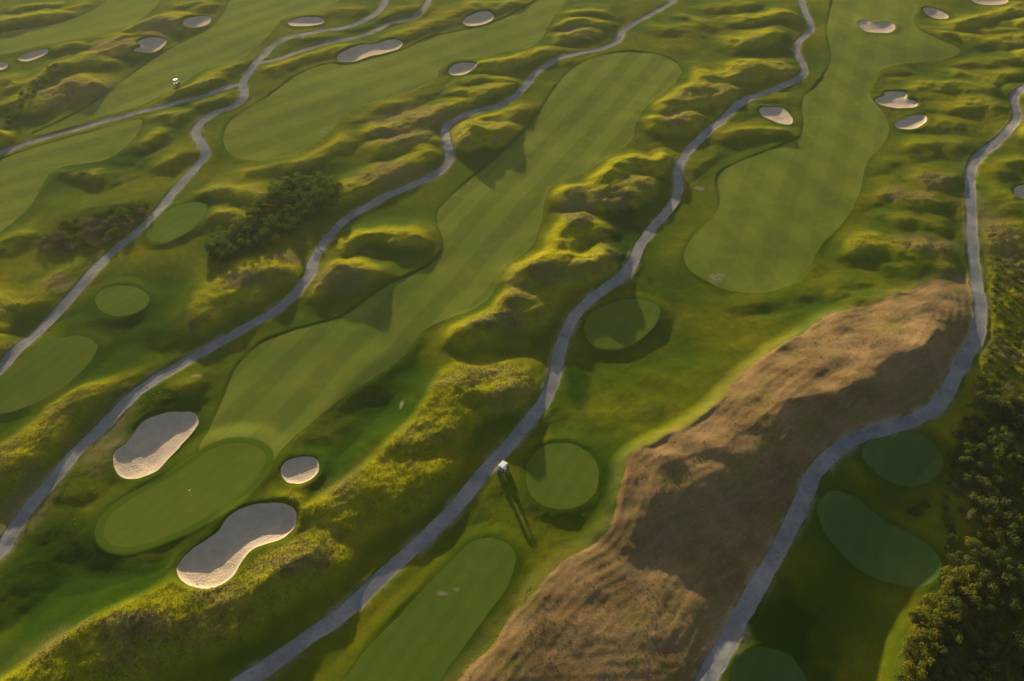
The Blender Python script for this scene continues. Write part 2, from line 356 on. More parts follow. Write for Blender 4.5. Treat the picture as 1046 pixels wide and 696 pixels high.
LAWN_WIDE = [(520,545),(545,460),(590,385),(640,350),(700,325),(790,312),(880,296),(925,290),(925,310),(850,365),(800,385),(770,420),(735,455),(670,490),(660,510),(650,550),(620,585),(570,620),(530,600)]
wild *= 1 - np.maximum(lawn, sstep(1.5, -2.0, poly_sdf(chaikin(wpts(LAWN_WIDE), 2))))
VERGE = wpts([(1002,232),(1046,225),(1100,300),(1100,470),(985,472),(962,447),(983,405),(1003,352),(1009,300)])
verge = sstep(.5, -2.0, poly_sdf(VERGE)) * sstep(.3, 1.5, mpath)
wild = np.maximum(wild, verge * (.55 + .45 * sstep(-.2, .3, fbm(GX / 4, GY / 4, 64, 3))))
field_in = sstep(.2, -1.0, sd_field)
wild *= 1 - field_in
rough_g = rough * (1 - .8 * field_in)

GZ = 0.55 * fbm(GX / 46.0, GY / 46.0, 1, 3) * (.5 + .5 * flat_g) + mh2
GZ += rough_g * .26 * fbm(GX / 15.0, GY / 15.0, 22, 2)
GZ += rough_g * (.08 + .10 * wild) * fbm(GX / 5.5, GY / 5.5, 2, 3)
GZ += rough * sstep(.2, .9, wild) * (.14 * np.abs(fbm(GX / 3.1, GY / 3.6, 3, 3)) + .07 * fbm(GX / 1.1, GY / 1.1, 4, 2))
GZ += .10 * sstep(-.05, .35, mfair) * sstep(4, .6, mfair) * rough
GZ += rough_g * .035 * fbm(GX / .9, GY / .9, 6, 2)
GZ += sstep(.4, -.6, mfair) * .05 * fbm(GX / 9.0, GY / 9.0, 12, 2)
GZ += verge * .35 * np.abs(fbm(GX / 3.2, GY / 3.2, 66, 3))
hollow = np.maximum.reduce([sstep(4.0, -10.0, poly_sdf(chaikin(wpts(p), 2))) for p in LAWN_LUSH_SHADE[:2]]) * flat_g * sstep(.5, 4, mbunk)
GZ -= 1.0 * hollow
# mowing swaths in the straw field follow its left edge
sw = np.sin(-sd_field0 * 2 * math.pi / 1.7 + 1.0 * fbm(GX / 14, GY / 14, 13, 2))
GZ += field_in * sstep(-26, -2, sd_field) * .026 * sw * np.clip(.5 + 1.1 * fbm(GX / 11, GY / 11, 14, 2), 0, 1.4)
GZ += field_in * .30 * fbm(GX / 7.5, GY / 6.0, 23, 2)
GZ += field_in * .035 * fbm(GX / .9, GY / .9, 17, 2)
GZ += field_in * (.05 * fbm(GX / 3.1, GY / 2.4, 15, 3) + .35 * fbm(GX / 17, GY / 17, 16, 2))
# raised tees and green, sunken bunkers
for (lab, h, _), sd in zip(TEES, sd_tee):
    GZ += .75 * h * sstep(3.8, -.2, sd)
GZ += .40 * sstep(5.0, -.2, sd_green)
for (lab, dep, _), sd in zip(BUNKERS, sd_bunk):
    inr = max(.8, -float(sd.min()))
    GZ += .14 * sstep(2.6, .3, sd) * sstep(-.5, .2, sd)
    b_ = np.clip((.15 - sd) / min(5.5, inr * 1.05), 0, 1)
    GZ -= dep * .54 * (1 - (1 - b_) ** 1.65) * (1 + .12 * fbm(GX / 2.4, GY / 2.4, 21, 3))
# paths sit a little low, with soft shoulders
GZ -= .10 * sstep(.3, -.1, mpath)
# the thicket on the right is sunk in a dip to keep it shaded
THK = wpts([(975,400),(980,470),(990,520),(985,560),(968,590),(945,630),(925,690),(905,760),(1250,760),(1250,400)])
sd_thk = poly_sdf(THK, 14)
GZ -= 1.6 * sstep(-1.0, -10.0, sd_thk)
SHADE_DIP = wpts([(862,492),(880,466),(930,450),(965,440),(985,470),(970,560),(945,620),(915,760),(725,760),(752,680),(800,600),(838,520)])  # ground sunk here so the field ridges shade the lower right tees
GZ -= 2.9 * sstep(2.0, -10.0, poly_sdf(SHADE_DIP, 14))
edge = np.minimum(sstep(0, .03, 1 - np.abs(GX) / half[:, None]), np.minimum(sstep(0, .02, vv), sstep(0, .02, 1 - vv))[:, None])
GZ = GZ * edge

# normals from the slope of the ground
zu, zv = np.gradient(GZ, axis=1), np.gradient(GZ, axis=0)
xu, xv = np.gradient(GX, axis=1), np.gradient(GX, axis=0)
yv = np.gradient(GY, axis=0)
zx = zu / xu
zy = (zv - zx * xv) / yv
NRM = np.stack([-zx, -zy, np.ones_like(zx)], -1)
NRM /= np.linalg.norm(NRM, axis=-1, keepdims=True)

# differences of growth: straw, lush, worn; some carry shade put into the colour
def spots(lst, wob=.45, seed=30):
    out = np.zeros(GX.shape)
    for i, (px, py, rx, ry) in enumerate(lst):
        cx, cy = world(px, py, .5)
        ax = abs(world(px + rx, py, .5)[0] - cx); ay = abs(world(px, py - ry, .5)[1] - cy)
        q = np.sqrt(((GX - cx) / ax) ** 2 + ((GY - cy) / ay) ** 2) + wob * fbm(GX / 3, GY / 3, seed + i, 3)
        out = np.maximum(out, sstep(1.1, .45, q))
    return out
dry = spots([(350,288,34,16),(515,330,34,14),(590,215,22,22),(690,125,22,9),(75,95,55,18),(165,28,28,12),(120,48,30,9),(590,33,22,8),(410,140,40,14),(400,180,50,14),
             (620,205,40,12),(555,285,30,12),(930,200,30,10),(955,185,30,8),(60,290,30,12),(150,645,60,16),(290,265,22,8),(110,440,30,40),(20,520,30,40),(250,290,30,12),(300,580,40,14),(1030,250,30,60),(430,120,60,14),(950,250,40,12)])
lush_shade = spots([(70,590,80,50),(330,470,40,30),(395,415,40,24),(250,640,0.1,0.1),(640,240,26,50),(590,390,14,30),(920,420,24,14),(800,640,60,60),(150,405,40,16),(620,500,14,30),(100,160,60,20)])
lush_shade = np.maximum(lush_shade, .45 * sstep(-.05, .2, mfair) * sstep(1.5, .3, mfair))  # dark fairway outline: mown edging, with the taller rough's shadow in its colour
lush_shade = np.maximum(lush_shade, .6 * sstep(3.6, .6, np.minimum(np.minimum(sd_green, mbunk + .4), mtee + .8)))
lush_shade = np.maximum(lush_shade, (.62 + .38 * sstep(-.3, .3, fbm(GX / 9, GY / 9, 68, 2))) * soft_l * sstep(165, 100, GY) + .22 * soft_l)  # near lawns: deep green grass, plus shade put into its colour
lush_shade = np.minimum(lush_shade, 1)
bare = spots([(452,606,7,3),(466,602,4,2),(732,281,14,7),(200,384,6,2),(330,133,4,1.5),(1006,470,12,10),(1000,440,6,6),(985,490,8,9),(410,410,2,5),(716,190,6,2),(676,178,4,2)], .8)
dry = np.maximum(dry, .4 * sstep(-.3, .2, sd_field0) * sstep(3.5, .8, sd_field0) * sstep(.3, 1.5, mpath))  # straw tint outside the field edge, dimming its sunlit slope by colour
dry = np.maximum(dry, .8 * verge * sstep(.1, .5, fbm(GX / 5, GY / 5, 65, 3)))
dry = np.maximum(dry, .62 * sstep(.5, 1.8, mh2) * sstep(-.05, .45, fbm(GX / 8, GY / 8, 62, 3)))
WORN = np.clip(np.maximum(bare, .75 * sstep(1.3, .1, mpath) * sstep(-.25, .45, fbm(GX / 3.5, GY / 3.5, 61, 3))), 0, 1)

# ------------------------------------------------------------------ cut the one ground into its regions
REG = []      # (key, sdf) in order of precedence
for i, s_ in enumerate(sd_path): REG.append((('path', i), s_))
for i, s_ in enumerate(sd_bunk): REG.append((('bunker', i), s_))
REG.append((('green', 0), sd_green + 1.1))
REG.append((('fringe', 0), sd_green - .35))
for i, s_ in enumerate(sd_tee): REG.append((('tee', i), s_))
for i, s_ in enumerate(sd_fair): REG.append((('fairway', i), s_))
REG.append((('field', 0), sd_field))
NR = len(REG)
VAL = [r[1].ravel().astype(np.float64) for r in REG]
idx = np.arange(NU * NV).reshape(NV, NU)
q = np.stack([idx[:-1, :-1], idx[:-1, 1:], idx[1:, 1:], idx[1:, :-1]], -1).reshape(-1, 4)
owner = np.full(len(q), -1)
open_ = np.ones(len(q), bool); cplx = np.zeros(len(q), bool)
touch = [[] for _ in range(0)]
mixed_sets = {}
for r in range(NR):
    v = VAL[r][q] < 0
    n = v.sum(1)
    full = open_ & (n == 4)
    mix = open_ & (n > 0) & (n < 4)
    owner[full & ~cplx] = r
    open_ &= ~(full & ~cplx)
    cplx |= mix
owner[open_ & ~cplx] = NR
owner[cplx] = -2

PX, PY, PZ = GX.ravel(), GY.ravel(), GZ.ravel()
PN = NRM.reshape(-1, 3)
ATT = np.stack([wild.ravel(), dry.ravel(), lush_shade.ravel(), WORN.ravel()], -1)
VMIN = np.stack([VAL[r] for r in range(NR)], 0)

cut_faces = [[] for _ in range(NR + 1)]          # faces as lists of keys
cut_pts = {}                                      # key -> (ids, weights)
def keyof(tri, w):
    x = sum(PX[t] * c for t, c in zip(tri, w)); y = sum(PY[t] * c for t, c in zip(tri, w))
    k = (round(x * 5000), round(y * 5000))
    if k not in cut_pts: cut_pts[k] = (tri, w)
    return k
def clip(poly, vals, keep_neg):
    out = []
    n = len(poly)
    for i in range(n):
        a, b = poly[i], poly[(i + 1) % n]
        va, vb = vals[i], vals[(i + 1) % n]
        ina, inb = (va < 0) == keep_neg, (vb < 0) == keep_neg
        if ina: out.append(a)
        if ina != inb:
            t = va / (va - vb)
            out.append(tuple(a[j] + (b[j] - a[j]) * t for j in range(3)))
    return out
for c in np.nonzero(cplx)[0]:
    a, b, d, e = (int(t) for t in q[c])
    for tri in ((a, b, d), (a, d, e)):
        polys = [((1., 0., 0.), (0., 1., 0.), (0., 0., 1.))]
        V = VMIN[:, tri]
        done = False
        for r in np.nonzero((V < 0).any(1))[0]:
            v = V[r]
            nxt = []
            for p in polys:
                vals = [p[i][0] * v[0] + p[i][1] * v[1] + p[i][2] * v[2] for i in range(len(p))]
                if all(x < 0 for x in vals):
                    cut_faces[r].append([keyof(tri, w) for w in p]); continue
                if all(x >= 0 for x in vals):
                    nxt.append(p); continue
                i_, o_ = clip(p, vals, True), clip(p, vals, False)
                if len(i_) > 2: cut_faces[r].append([keyof(tri, w) for w in i_])
                if len(o_) > 2: nxt.append(o_)
            polys = nxt
            if not polys: break
        for p in polys:
            cut_faces[NR].append([keyof(tri, w) for w in p])

def region_mesh(r, name, extra=None):
    qs = q[owner == r]
    used, inv = np.unique(qs, return_inverse=True)
    P = np.stack([PX[used], PY[used], PZ[used]], -1); N = PN[used]; A = ATT[used]
    loops = [inv.reshape(-1)]; sizes = [np.full(len(qs), 4)]
    gk = {(round(float(x) * 5000), round(float(y) * 5000)): i for i, (x, y) in enumerate(zip(PX[used], PY[used]))} if cut_faces[r] else {}
    eP, eN, eA, lp, sz = [], [], [], [], []
    for f in cut_faces[r]:
        ids = []
        for k in f:
            if k not in gk:
                tri, w = cut_pts[k]
                gk[k] = len(P) + len(eP)
                t = list(tri); w = np.array(w)
                eP.append((w @ PX[t], w @ PY[t], w @ PZ[t])); eN.append(w @ PN[t]); eA.append(w @ ATT[t])
            if not ids or ids[-1] != gk[k]: ids.append(gk[k])
        if len(ids) > 2 and ids[0] == ids[-1]: ids.pop()
        if len(set(ids)) == len(ids) and len(ids) > 2:
            lp += ids; sz.append(len(ids))
    if eP:
        P = np.vstack([P, eP]); N = np.vstack([N, eN]); A = np.vstack([A, eA])
        loops.append(np.array(lp, int)); sizes.append(np.array(sz, int))
    loops = np.concatenate(loops).astype(np.int32); sizes = np.concatenate(sizes).astype(np.int32)
    if extra is not None:
        xp, xf = extra
        base = len(P)
        P = np.vstack([P, xp]); N = np.vstack([N, np.tile((0, 0, 1.), (len(xp), 1))]); A = np.vstack([A, np.zeros((len(xp), 4))])
        loops = np.concatenate([loops, (np.array(xf).ravel() + base).astype(np.int32)])
        sizes = np.concatenate([sizes, np.full(len(xf), 4, np.int32)])
    me = bpy.data.meshes.new(name)
    me.vertices.add(len(P)); me.vertices.foreach_set('co', P.astype(np.float32).ravel())
    me.loops.add(len(loops)); me.loops.foreach_set('vertex_index', loops)
    me.polygons.add(len(sizes))
    st = np.concatenate([[0], np.cumsum(sizes)[:-1]]).astype(np.int32)
    me.polygons.foreach_set('loop_start', st)
    me.polygons.foreach_set('use_smooth', np.ones(len(sizes), bool))
    me.update(calc_edges=True)
    for j, nm in enumerate(('wild', 'dry', 'lush_shade', 'worn')):
        at = me.attributes.new(nm, 'FLOAT', 'POINT')
        at.data.foreach_set('value', A[:, j].astype(np.float32))
    N = N / np.linalg.norm(N, axis=1, keepdims=True)
    me.normals_split_custom_set_from_vertices(N.astype(np.float32))
    return me

def ground_z(x, y):
    """height of the built ground at a point"""
    v = np.interp(y, yr, np.arange(NV)); i = int(min(max(v, 0), NV - 2)); fv = v - i
    def row(k):
        u = np.interp(x / half[k], uu, np.arange(NU)); j = int(min(max(u, 0), NU - 2)); fu = u - j
        return GZ[k, j] * (1 - fu) + GZ[k, j + 1] * fu
    return float(row(i) * (1 - fv) + row(i + 1) * fv)

# ------------------------------------------------------------------ materials
def new_mat(name):
    m = bpy.data.materials.new(name); m.use_nodes = True
    nt = m.node_tree; nt.nodes.clear()
    out = nt.nodes.new('ShaderNodeOutputMaterial')
    bs = nt.nodes.new('ShaderNodeBsdfPrincipled')
    nt.links.new(bs.outputs[0], out.inputs[0])
    bs.inputs['Roughness'].default_value = .9
    bs.inputs['Specular IOR Level'].default_value = .0
    return m, nt, bs
class G:
    """small node graph helper"""
    def __init__(s, nt):
        s.nt = nt
        s.pos = nt.nodes.new('ShaderNodeNewGeometry').outputs['Position']
    def noise(s, scale, detail=3, rough=.55, vec=None, out=0):
        n = s.nt.nodes.new('ShaderNodeTexNoise'); n.inputs['Scale'].default_value = scale
        n.inputs['Detail'].default_value = detail; n.inputs['Roughness'].default_value = rough
        s.nt.links.new(vec or s.pos, n.inputs['Vector']); return n.outputs[out]
    def ramp(s, v, a, b):
        n = s.nt.nodes.new('ShaderNodeMapRange'); n.inputs[1].default_value = a; n.inputs[2].default_value = b
        n.interpolation_type = 'SMOOTHSTEP'
        s.nt.links.new(v, n.inputs[0]); return n.outputs[0]
    def math(s, op, a, b=None):
        n = s.nt.nodes.new('ShaderNodeMath'); n.operation = op
        for i, v in enumerate((a, b)):
            if v is None: continue
            if isinstance(v, (int, float)): n.inputs[i].default_value = v
            else: s.nt.links.new(v, n.inputs[i])
        return n.outputs[0]
    def mix(s, f, a, b):
        n = s.nt.nodes.new('ShaderNodeMix'); n.data_type = 'RGBA'
        for i, v in ((0, f), (6, a), (7, b)):
            if isinstance(v, (int, float)): n.inputs[i].default_value = v
            elif isinstance(v, tuple): n.inputs[i].default_value = (*v, 1)
            else: s.nt.links.new(v, n.inputs[i])
        return n.outputs[2]
    def attr(s, nm):
        n = s.nt.nodes.new('ShaderNodeAttribute'); n.attribute_name = nm; return n.outputs['Fac']
    def stretch(s, sx, sy, rz=0.0):
        n = s.nt.nodes.new('ShaderNodeMapping'); n.inputs['Scale'].default_value = (sx, sy, 1)
        n.inputs['Rotation'].default_value = (0, 0, rz)
        s.nt.links.new(s.pos, n.inputs['Vector']); return n.outputs[0]
    def bump(s, h, strength, dist):
        n = s.nt.nodes.new('ShaderNodeBump'); n.inputs['Strength'].default_value = strength; n.inputs['Distance'].default_value = dist
        s.nt.links.new(h, n.inputs['Height']); return n.outputs[0]
    def wave(s, deg, period, sharp=0.35):
        """soft mowing stripes running in the compass direction deg"""
        c = s.nt.nodes.new('ShaderNodeVectorMath'); c.operation = 'DOT_PRODUCT'
        r = math.radians(deg)
        c.inputs[1].default_value = (-math.sin(r), math.cos(r), 0)
        s.nt.links.new(s.pos, c.inputs[0])
        w = s.math('SINE', s.math('MULTIPLY', s.math('ADD', c.outputs['Value'], s.math('MULTIPLY', s.noise(.05, 2), 3.0)), math.pi / period))
        return s.ramp(w, -sharp, sharp)

def grass_sheen(bs, w, tint=(.85, .95, .30)):
    bs.inputs['Sheen Weight'].default_value = w; bs.inputs['Sheen Roughness'].default_value = .45
    bs.inputs['Sheen Tint'].default_value = (*tint, 1)
def mat_rough():
    m, nt, bs = new_mat('rough_grass'); grass_sheen(bs, .02)
    g = G(nt)
    n1, n2, n3 = g.noise(.045, 4), g.noise(.5, 4, .65), g.noise(3.2, 4, .7)
    c = g.mix(g.ramp(n1, .35, .65), (.042, .074, .002), (.130, .116, .003))
    c = g.mix(g.math('MULTIPLY', g.ramp(n2, .35, .7), .6), c, (.048, .074, .003))
    wild = g.attr('wild'); dry = g.attr('dry'); lush_shade = g.attr('lush_shade'); worn = g.attr('worn')
    c = g.mix(g.math('MULTIPLY', wild, g.ramp(g.math('ADD', n2, n3), .45, 1.3)), c, (.270, .240, .004))
    c = g.mix(g.math('MULTIPLY', g.ramp(g.noise(7.5, 5, .75), .42, .66), .35), c, (.030, .044, .003))
    c = g.mix(g.math('MULTIPLY', lush_shade, .95), c, (.018, .045, .001))
    c = g.mix(g.math('MULTIPLY', dry, g.ramp(n3, .25, .7)), c, (.150, .112, .050))
    c = g.mix(g.math('MULTIPLY', g.ramp(n3, .45, .8), .30), c, (.030, .040, .008))
    c = g.mix(g.math('MULTIPLY', worn, g.ramp(n3, .3, .6)), c, (.22, .18, .11))
    nt.links.new(c, bs.inputs['Base Color'])
    nt.links.new(g.bump(g.math('ADD', n3, g.noise(9, 3)), .65, .14), bs.inputs['Normal'])
    return m
def mat_mown(name, a, b, stripes=(), speck=.10, dark=None):
    m, nt, bs = new_mat(name); grass_sheen(bs, .02)
    g = G(nt)
    c = g.mix(g.ramp(g.noise(.07, 4), .35, .65), a, b)
    for deg, period, amt in stripes:
        c = g.mix(g.math('MULTIPLY', g.wave(deg, period), amt), c, dark or tuple(x * .62 for x in a))
    n = g.noise(1.6, 5, .7)
    c = g.mix(g.math('MULTIPLY', g.ramp(n, .4, .75), speck * 3), c, tuple(x * .68 for x in b))
    c = g.mix(g.math('MULTIPLY', g.ramp(g.noise(.22, 5, .65), .45, .75), .55), c, (b[0] * 1.25, b[1] * 1.02, b[2] * 1.1))
    c = g.mix(g.math('MULTIPLY', g.math('MULTIPLY', g.attr('worn'), .9), g.ramp(n, .36, .60)), c, (.23, .185, .12))
    nt.links.new(c, bs.inputs['Base Color'])
    nt.links.new(g.bump(g.noise(7, 3), .25, .03), bs.inputs['Normal'])
    return m
def mat_sand():
    m, nt, bs = new_mat('bunker_sand')
    g = G(nt)
    c = g.mix(g.ramp(g.noise(.5, 4), .3, .7), (.375, .285, .212), (.435, .33, .248))
    c = g.mix(g.math('MULTIPLY', g.ramp(g.noise(4, 4, .7), .45, .75), .4), c, (.33, .26, .19))
    nt.links.new(c, bs.inputs['Base Color'])
    rk = g.noise(1.0, 2, .5, g.stretch(6, 1.2, .6))
    nt.links.new(g.bump(g.math('ADD', g.noise(2.6, 4, .6), g.math('MULTIPLY', rk, .35)), .7, .22), bs.inputs['Normal'])
    return m
def mat_path():
    m, nt, bs = new_mat('path_gravel')
    g = G(nt)
    n = g.noise(1.2, 4, .65)
    c = g.mix(g.ramp(g.noise(.16, 4), .35, .65), (.142, .137, .144), (.232, .210, .198))
    c = g.mix(g.math('MULTIPLY', g.ramp(n, .5, .72), .75), c, (.115, .112, .118))
    c = g.mix(g.math('MULTIPLY', g.ramp(g.noise(3.5, 3, .6), .55, .75), .5), c, (.34, .31, .28))
    nt.links.new(c, bs.inputs['Base Color'])
    nt.links.new(g.bump(g.noise(6, 4, .7), .5, .04), bs.inputs['Normal'])
    return m
def mat_field():
    m, nt, bs = new_mat('straw_grass'); grass_sheen(bs, .06, (1, .8, .5))
    g = G(nt)
    a_, b_ = world(700, 446), world(975, 285)
    mp = nt.nodes.new('ShaderNodeMapping'); mp.vector_type = 'TEXTURE'
    mp.inputs['Rotation'].default_value = (0, 0, math.atan2(b_[1] - a_[1], b_[0] - a_[0])); mp.inputs['Scale'].default_value = (7, 1, 1)
    nt.links.new(g.pos, mp.inputs['Vector'])
    n1, n2, n3 = g.noise(.09, 4, .6), g.noise(.9, 5, .65, mp.outputs[0]), g.noise(2.6, 5, .7, mp.outputs[0])
    c = g.mix(g.ramp(n1, .35, .65), (.130, .076, .028), (.220, .132, .060))
    c = g.mix(g.math('MULTIPLY', g.ramp(g.noise(.14, 3), .5, .66), .65), c, (.120, .104, .020))
    c = g.mix(g.math('MULTIPLY', g.ramp(n2, .45, .75), .55), c, (.235, .148, .084))
    c = g.mix(g.math('MULTIPLY', g.ramp(n3, .4, .75), .40), c, (.085, .062, .024))
    c = g.mix(g.math('MULTIPLY', g.ramp(g.noise(5.5, 5, .75), .42, .66), .42), c, (.060, .046, .020))
    c = g.mix(g.math('MULTIPLY', g.ramp(g.noise(1.3, 4, .7), .52, .72), .35), c, (.24, .165, .095))
    c = g.mix(g.math('MULTIPLY', g.attr('worn'), .6), c, (.34, .27, .20))
    nt.links.new(c, bs.inputs['Base Color'])
    nt.links.new(g.bump(g.math('ADD', g.noise(3.2, 4, .7), g.noise(8, 3)), .6, .11), bs.inputs['Normal'])
    return m
def mat_blade(name, cols, transl=.5):
    m, nt, bs = new_mat(name)
    g = G(nt)
    oi = nt.nodes.new('ShaderNodeNewGeometry')
    r = oi.outputs['Random Per Island']
    c = g.mix(g.ramp(r, .0, 1.), cols[0], cols[1])
    c = g.mix(g.math('MULTIPLY', g.ramp(g.noise(.35, 3), .45, .7), .7), c, cols[2])
    nt.links.new(c, bs.inputs['Base Color'])
    tr = nt.nodes.new('ShaderNodeBsdfTranslucent'); nt.links.new(c, tr.inputs['Color'])
    mx = nt.nodes.new('ShaderNodeMixShader'); mx.inputs[0].default_value = transl
    nt.links.new(bs.outputs[0], mx.inputs[1]); nt.links.new(tr.outputs[0], mx.inputs[2])
    out = [n for n in nt.nodes if n.type == 'OUTPUT_MATERIAL'][0]
    nt.links.new(mx.outputs[0], out.inputs[0])
    return m
def mat_plain(name, col, rough=.5, metal=0., spec=.4, var=.12, scale=3.0):
    m, nt, bs = new_mat(name)
    g = G(nt)
    tc = nt.nodes.new('ShaderNodeTexCoord')
    c = g.mix(g.ramp(g.noise(scale, 4, .6, tc.outputs['Object']), .35, .7), col, tuple(x * (1 - var) for x in col))
    nt.links.new(c, bs.inputs['Base Color'])
    bs.inputs['Roughness'].default_value = rough; bs.inputs['Metallic'].default_value = metal
    bs.inputs['Specular IOR Level'].default_value = spec
    return m

M_ROUGH, M_SAND, M_PATH, M_FIELD = mat_rough(), mat_sand(), mat_path(), mat_field()
FA, FB = (.104, .136, .017), (.136, .152, .020)
M_FAIR = [mat_mown('fairway_turf_' + n, FA, FB, st) for n, st in (
    ('middle', ((62, 4.6, .50),)), ('right', ((66, 5.2, .36), (112, 6.0, .24))), ('upper', ((40, 5.5, .40),)),
    ('far', ((50, 5.0, .45),)), ('branch', ((34, 4.5, .40),)), ('corner', ((40, 5.0, .2),)))]
M_GREEN = mat_mown('putting_turf', (.088, .118, .012), (.102, .126, .014), ((52, 1.3, .10),), .05)
M_FRINGE = mat_mown('fringe_turf', (.056, .094, .005), (.070, .102, .006), (), .10)
M_TEE_SHADE = mat_mown('tee_turf_shaded', (.050, .090, .018), (.066, .100, .024), ((60, 1.5, .15),), .12)  # same turf as the other tees, cool shade put into its colour
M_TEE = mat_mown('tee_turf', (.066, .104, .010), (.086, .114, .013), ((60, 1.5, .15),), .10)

# ------------------------------------------------------------------ build the ground objects
ox, oy = 1500.0, 2100.0
bx0, bx1 = -half, half
# flat land beyond, joined to the edge of the surveyed ground
ring_in = [(-half[0], yr[0]), (half[0], yr[0]), (half[-1], yr[-1]), (-half[-1], yr[-1])]
ring_out = [(-ox, -700.), (ox, -700.), (ox, oy), (-ox, oy)]
xp = np.array([(x, y, 0.) for x, y in ring_in + ring_out])
xf = [(0 + 4, 1 + 4, 1, 0), (1 + 4, 2 + 4, 2, 1), (2 + 4, 3 + 4, 3, 2), (3 + 4, 0 + 4, 0, 3)]
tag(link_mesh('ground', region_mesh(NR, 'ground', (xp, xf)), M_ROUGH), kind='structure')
green_obj = None
for r, ((kind, i), _) in enumerate(REG):
    if kind == 'path':
        tag(link_mesh('cart_path', region_mesh(r, 'cart_path'), M_PATH), kind='structure')
    elif kind == 'bunker':
        o = link_mesh('sand_bunker', region_mesh(r, 'sand_bunker'), M_SAND)
        tag(o, BUNKERS[i][0], 'bunker', 'sand bunkers of the course')
    elif kind == 'green':
        green_obj = link_mesh('putting_green', region_mesh(r, 'putting_green'), M_GREEN)
        tag(green_obj, 'long smooth putting green between the three nearest bunkers, flagstick in it', 'putting green')
    elif kind == 'fringe':
        link_mesh('fringe', region_mesh(r, 'fringe'), M_FRINGE, green_obj)
    elif kind == 'tee':
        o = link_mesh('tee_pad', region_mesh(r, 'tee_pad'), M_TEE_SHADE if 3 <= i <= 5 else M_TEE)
        tag(o, TEES[i][0], 'tee', 'raised tee pads')
    elif kind == 'fairway':
        tag(link_mesh('fairway', region_mesh(r, 'fairway'), M_FAIR[i]), kind='structure')
    elif kind == 'field':
        tag(link_mesh('dry_field', region_mesh(r, 'dry_field'), M_FIELD), kind='structure')

# ------------------------------------------------------------------ long grass on the mounds and in the straw field
def tufts(name, weight, n, hmin, hmax, mat, seed):
    rng = np.random.default_rng(seed)
    area = np.abs(xu * yv)
    w = (weight * area).ravel(); w /= w.sum()
    pick = rng.choice(len(w), n, p=w)
    jx, jy = rng.uniform(-.5, .5, n), rng.uniform(-.5, .5, n)
    x = PX[pick] + jx * xu.ravel()[pick]; y = PY[pick] + jy * yv.ravel()[pick]
    z = PZ[pick] + zx.ravel()[pick] * jx * xu.ravel()[pick] + zy.ravel()[pick] * jy * yv.ravel()[pick] - .03
    nb = 4
    dist = np.sqrt(x * x + y * y + CAMZ ** 2)
    sz = rng.uniform(hmin, hmax, n)
    V = np.empty((n, nb, 3, 3), np.float32)
    for b in range(nb):
        a = rng.uniform(0, 2 * np.pi, n)
        wd = sz * rng.uniform(.28, .5, n)
        ln = sz * rng.uniform(.2, .8, n)
        la = rng.uniform(0, 2 * np.pi, n)
        ox_, oy_ = rng.normal(0, .35, n) * sz, rng.normal(0, .35, n) * sz
        V[:, b, 0] = np.stack([x + ox_ - np.cos(a) * wd, y + oy_ - np.sin(a) * wd, z], -1)
        V[:, b, 1] = np.stack([x + ox_ + np.cos(a) * wd, y + oy_ + np.sin(a) * wd, z], -1)
        V[:, b, 2] = np.stack([x + ox_ + np.cos(la) * ln, y + oy_ + np.sin(la) * ln, z + sz * rng.uniform(.6, 1.1, n)], -1)
    P = V.reshape(-1, 3)
    nt_ = n * nb
    me = bpy.data.meshes.new(name)
    me.vertices.add(len(P)); me.vertices.foreach_set('co', P.ravel())
    me.loops.add(nt_ * 3); me.loops.foreach_set('vertex_index', np.arange(nt_ * 3, dtype=np.int32))
    me.polygons.add(nt_); me.polygons.foreach_set('loop_start', (np.arange(nt_) * 3).astype(np.int32))
    me.update(calc_edges=True)
    return tag(link_mesh(name, me, mat), kind='stuff')
M_TUFT = mat_blade('long_grass_blades', ((.170, .168, .006), (.230, .205, .008), (.210, .165, .035)), .5)
M_STRAW = mat_blade('straw_blades', ((.20, .14, .075), (.15, .105, .05), (.16, .135, .045)), .4)
lum = sstep(-.25, .35, fbm(GX / 2.6, GY / 2.6, 50, 3))
gmask = rough * (1 - field_in) * (.45 + .55 * lum)
near = 1.0 / (1 + (GY / 150.0) ** 3)
tufts('long_grass', gmask * wild * np.maximum(near, verge) ** 2 * (1 - .8 * dry), 140000, .07, .17, M_TUFT, 1)
tufts('straw_tufts', (gmask * dry * wild * near + .06 * field_in * sstep(-.6, -4, sd_field) * (.2 + .8 * lum) * sstep(.2, .8, mpath) * near), 50000, .08, .20, M_STRAW, 2)

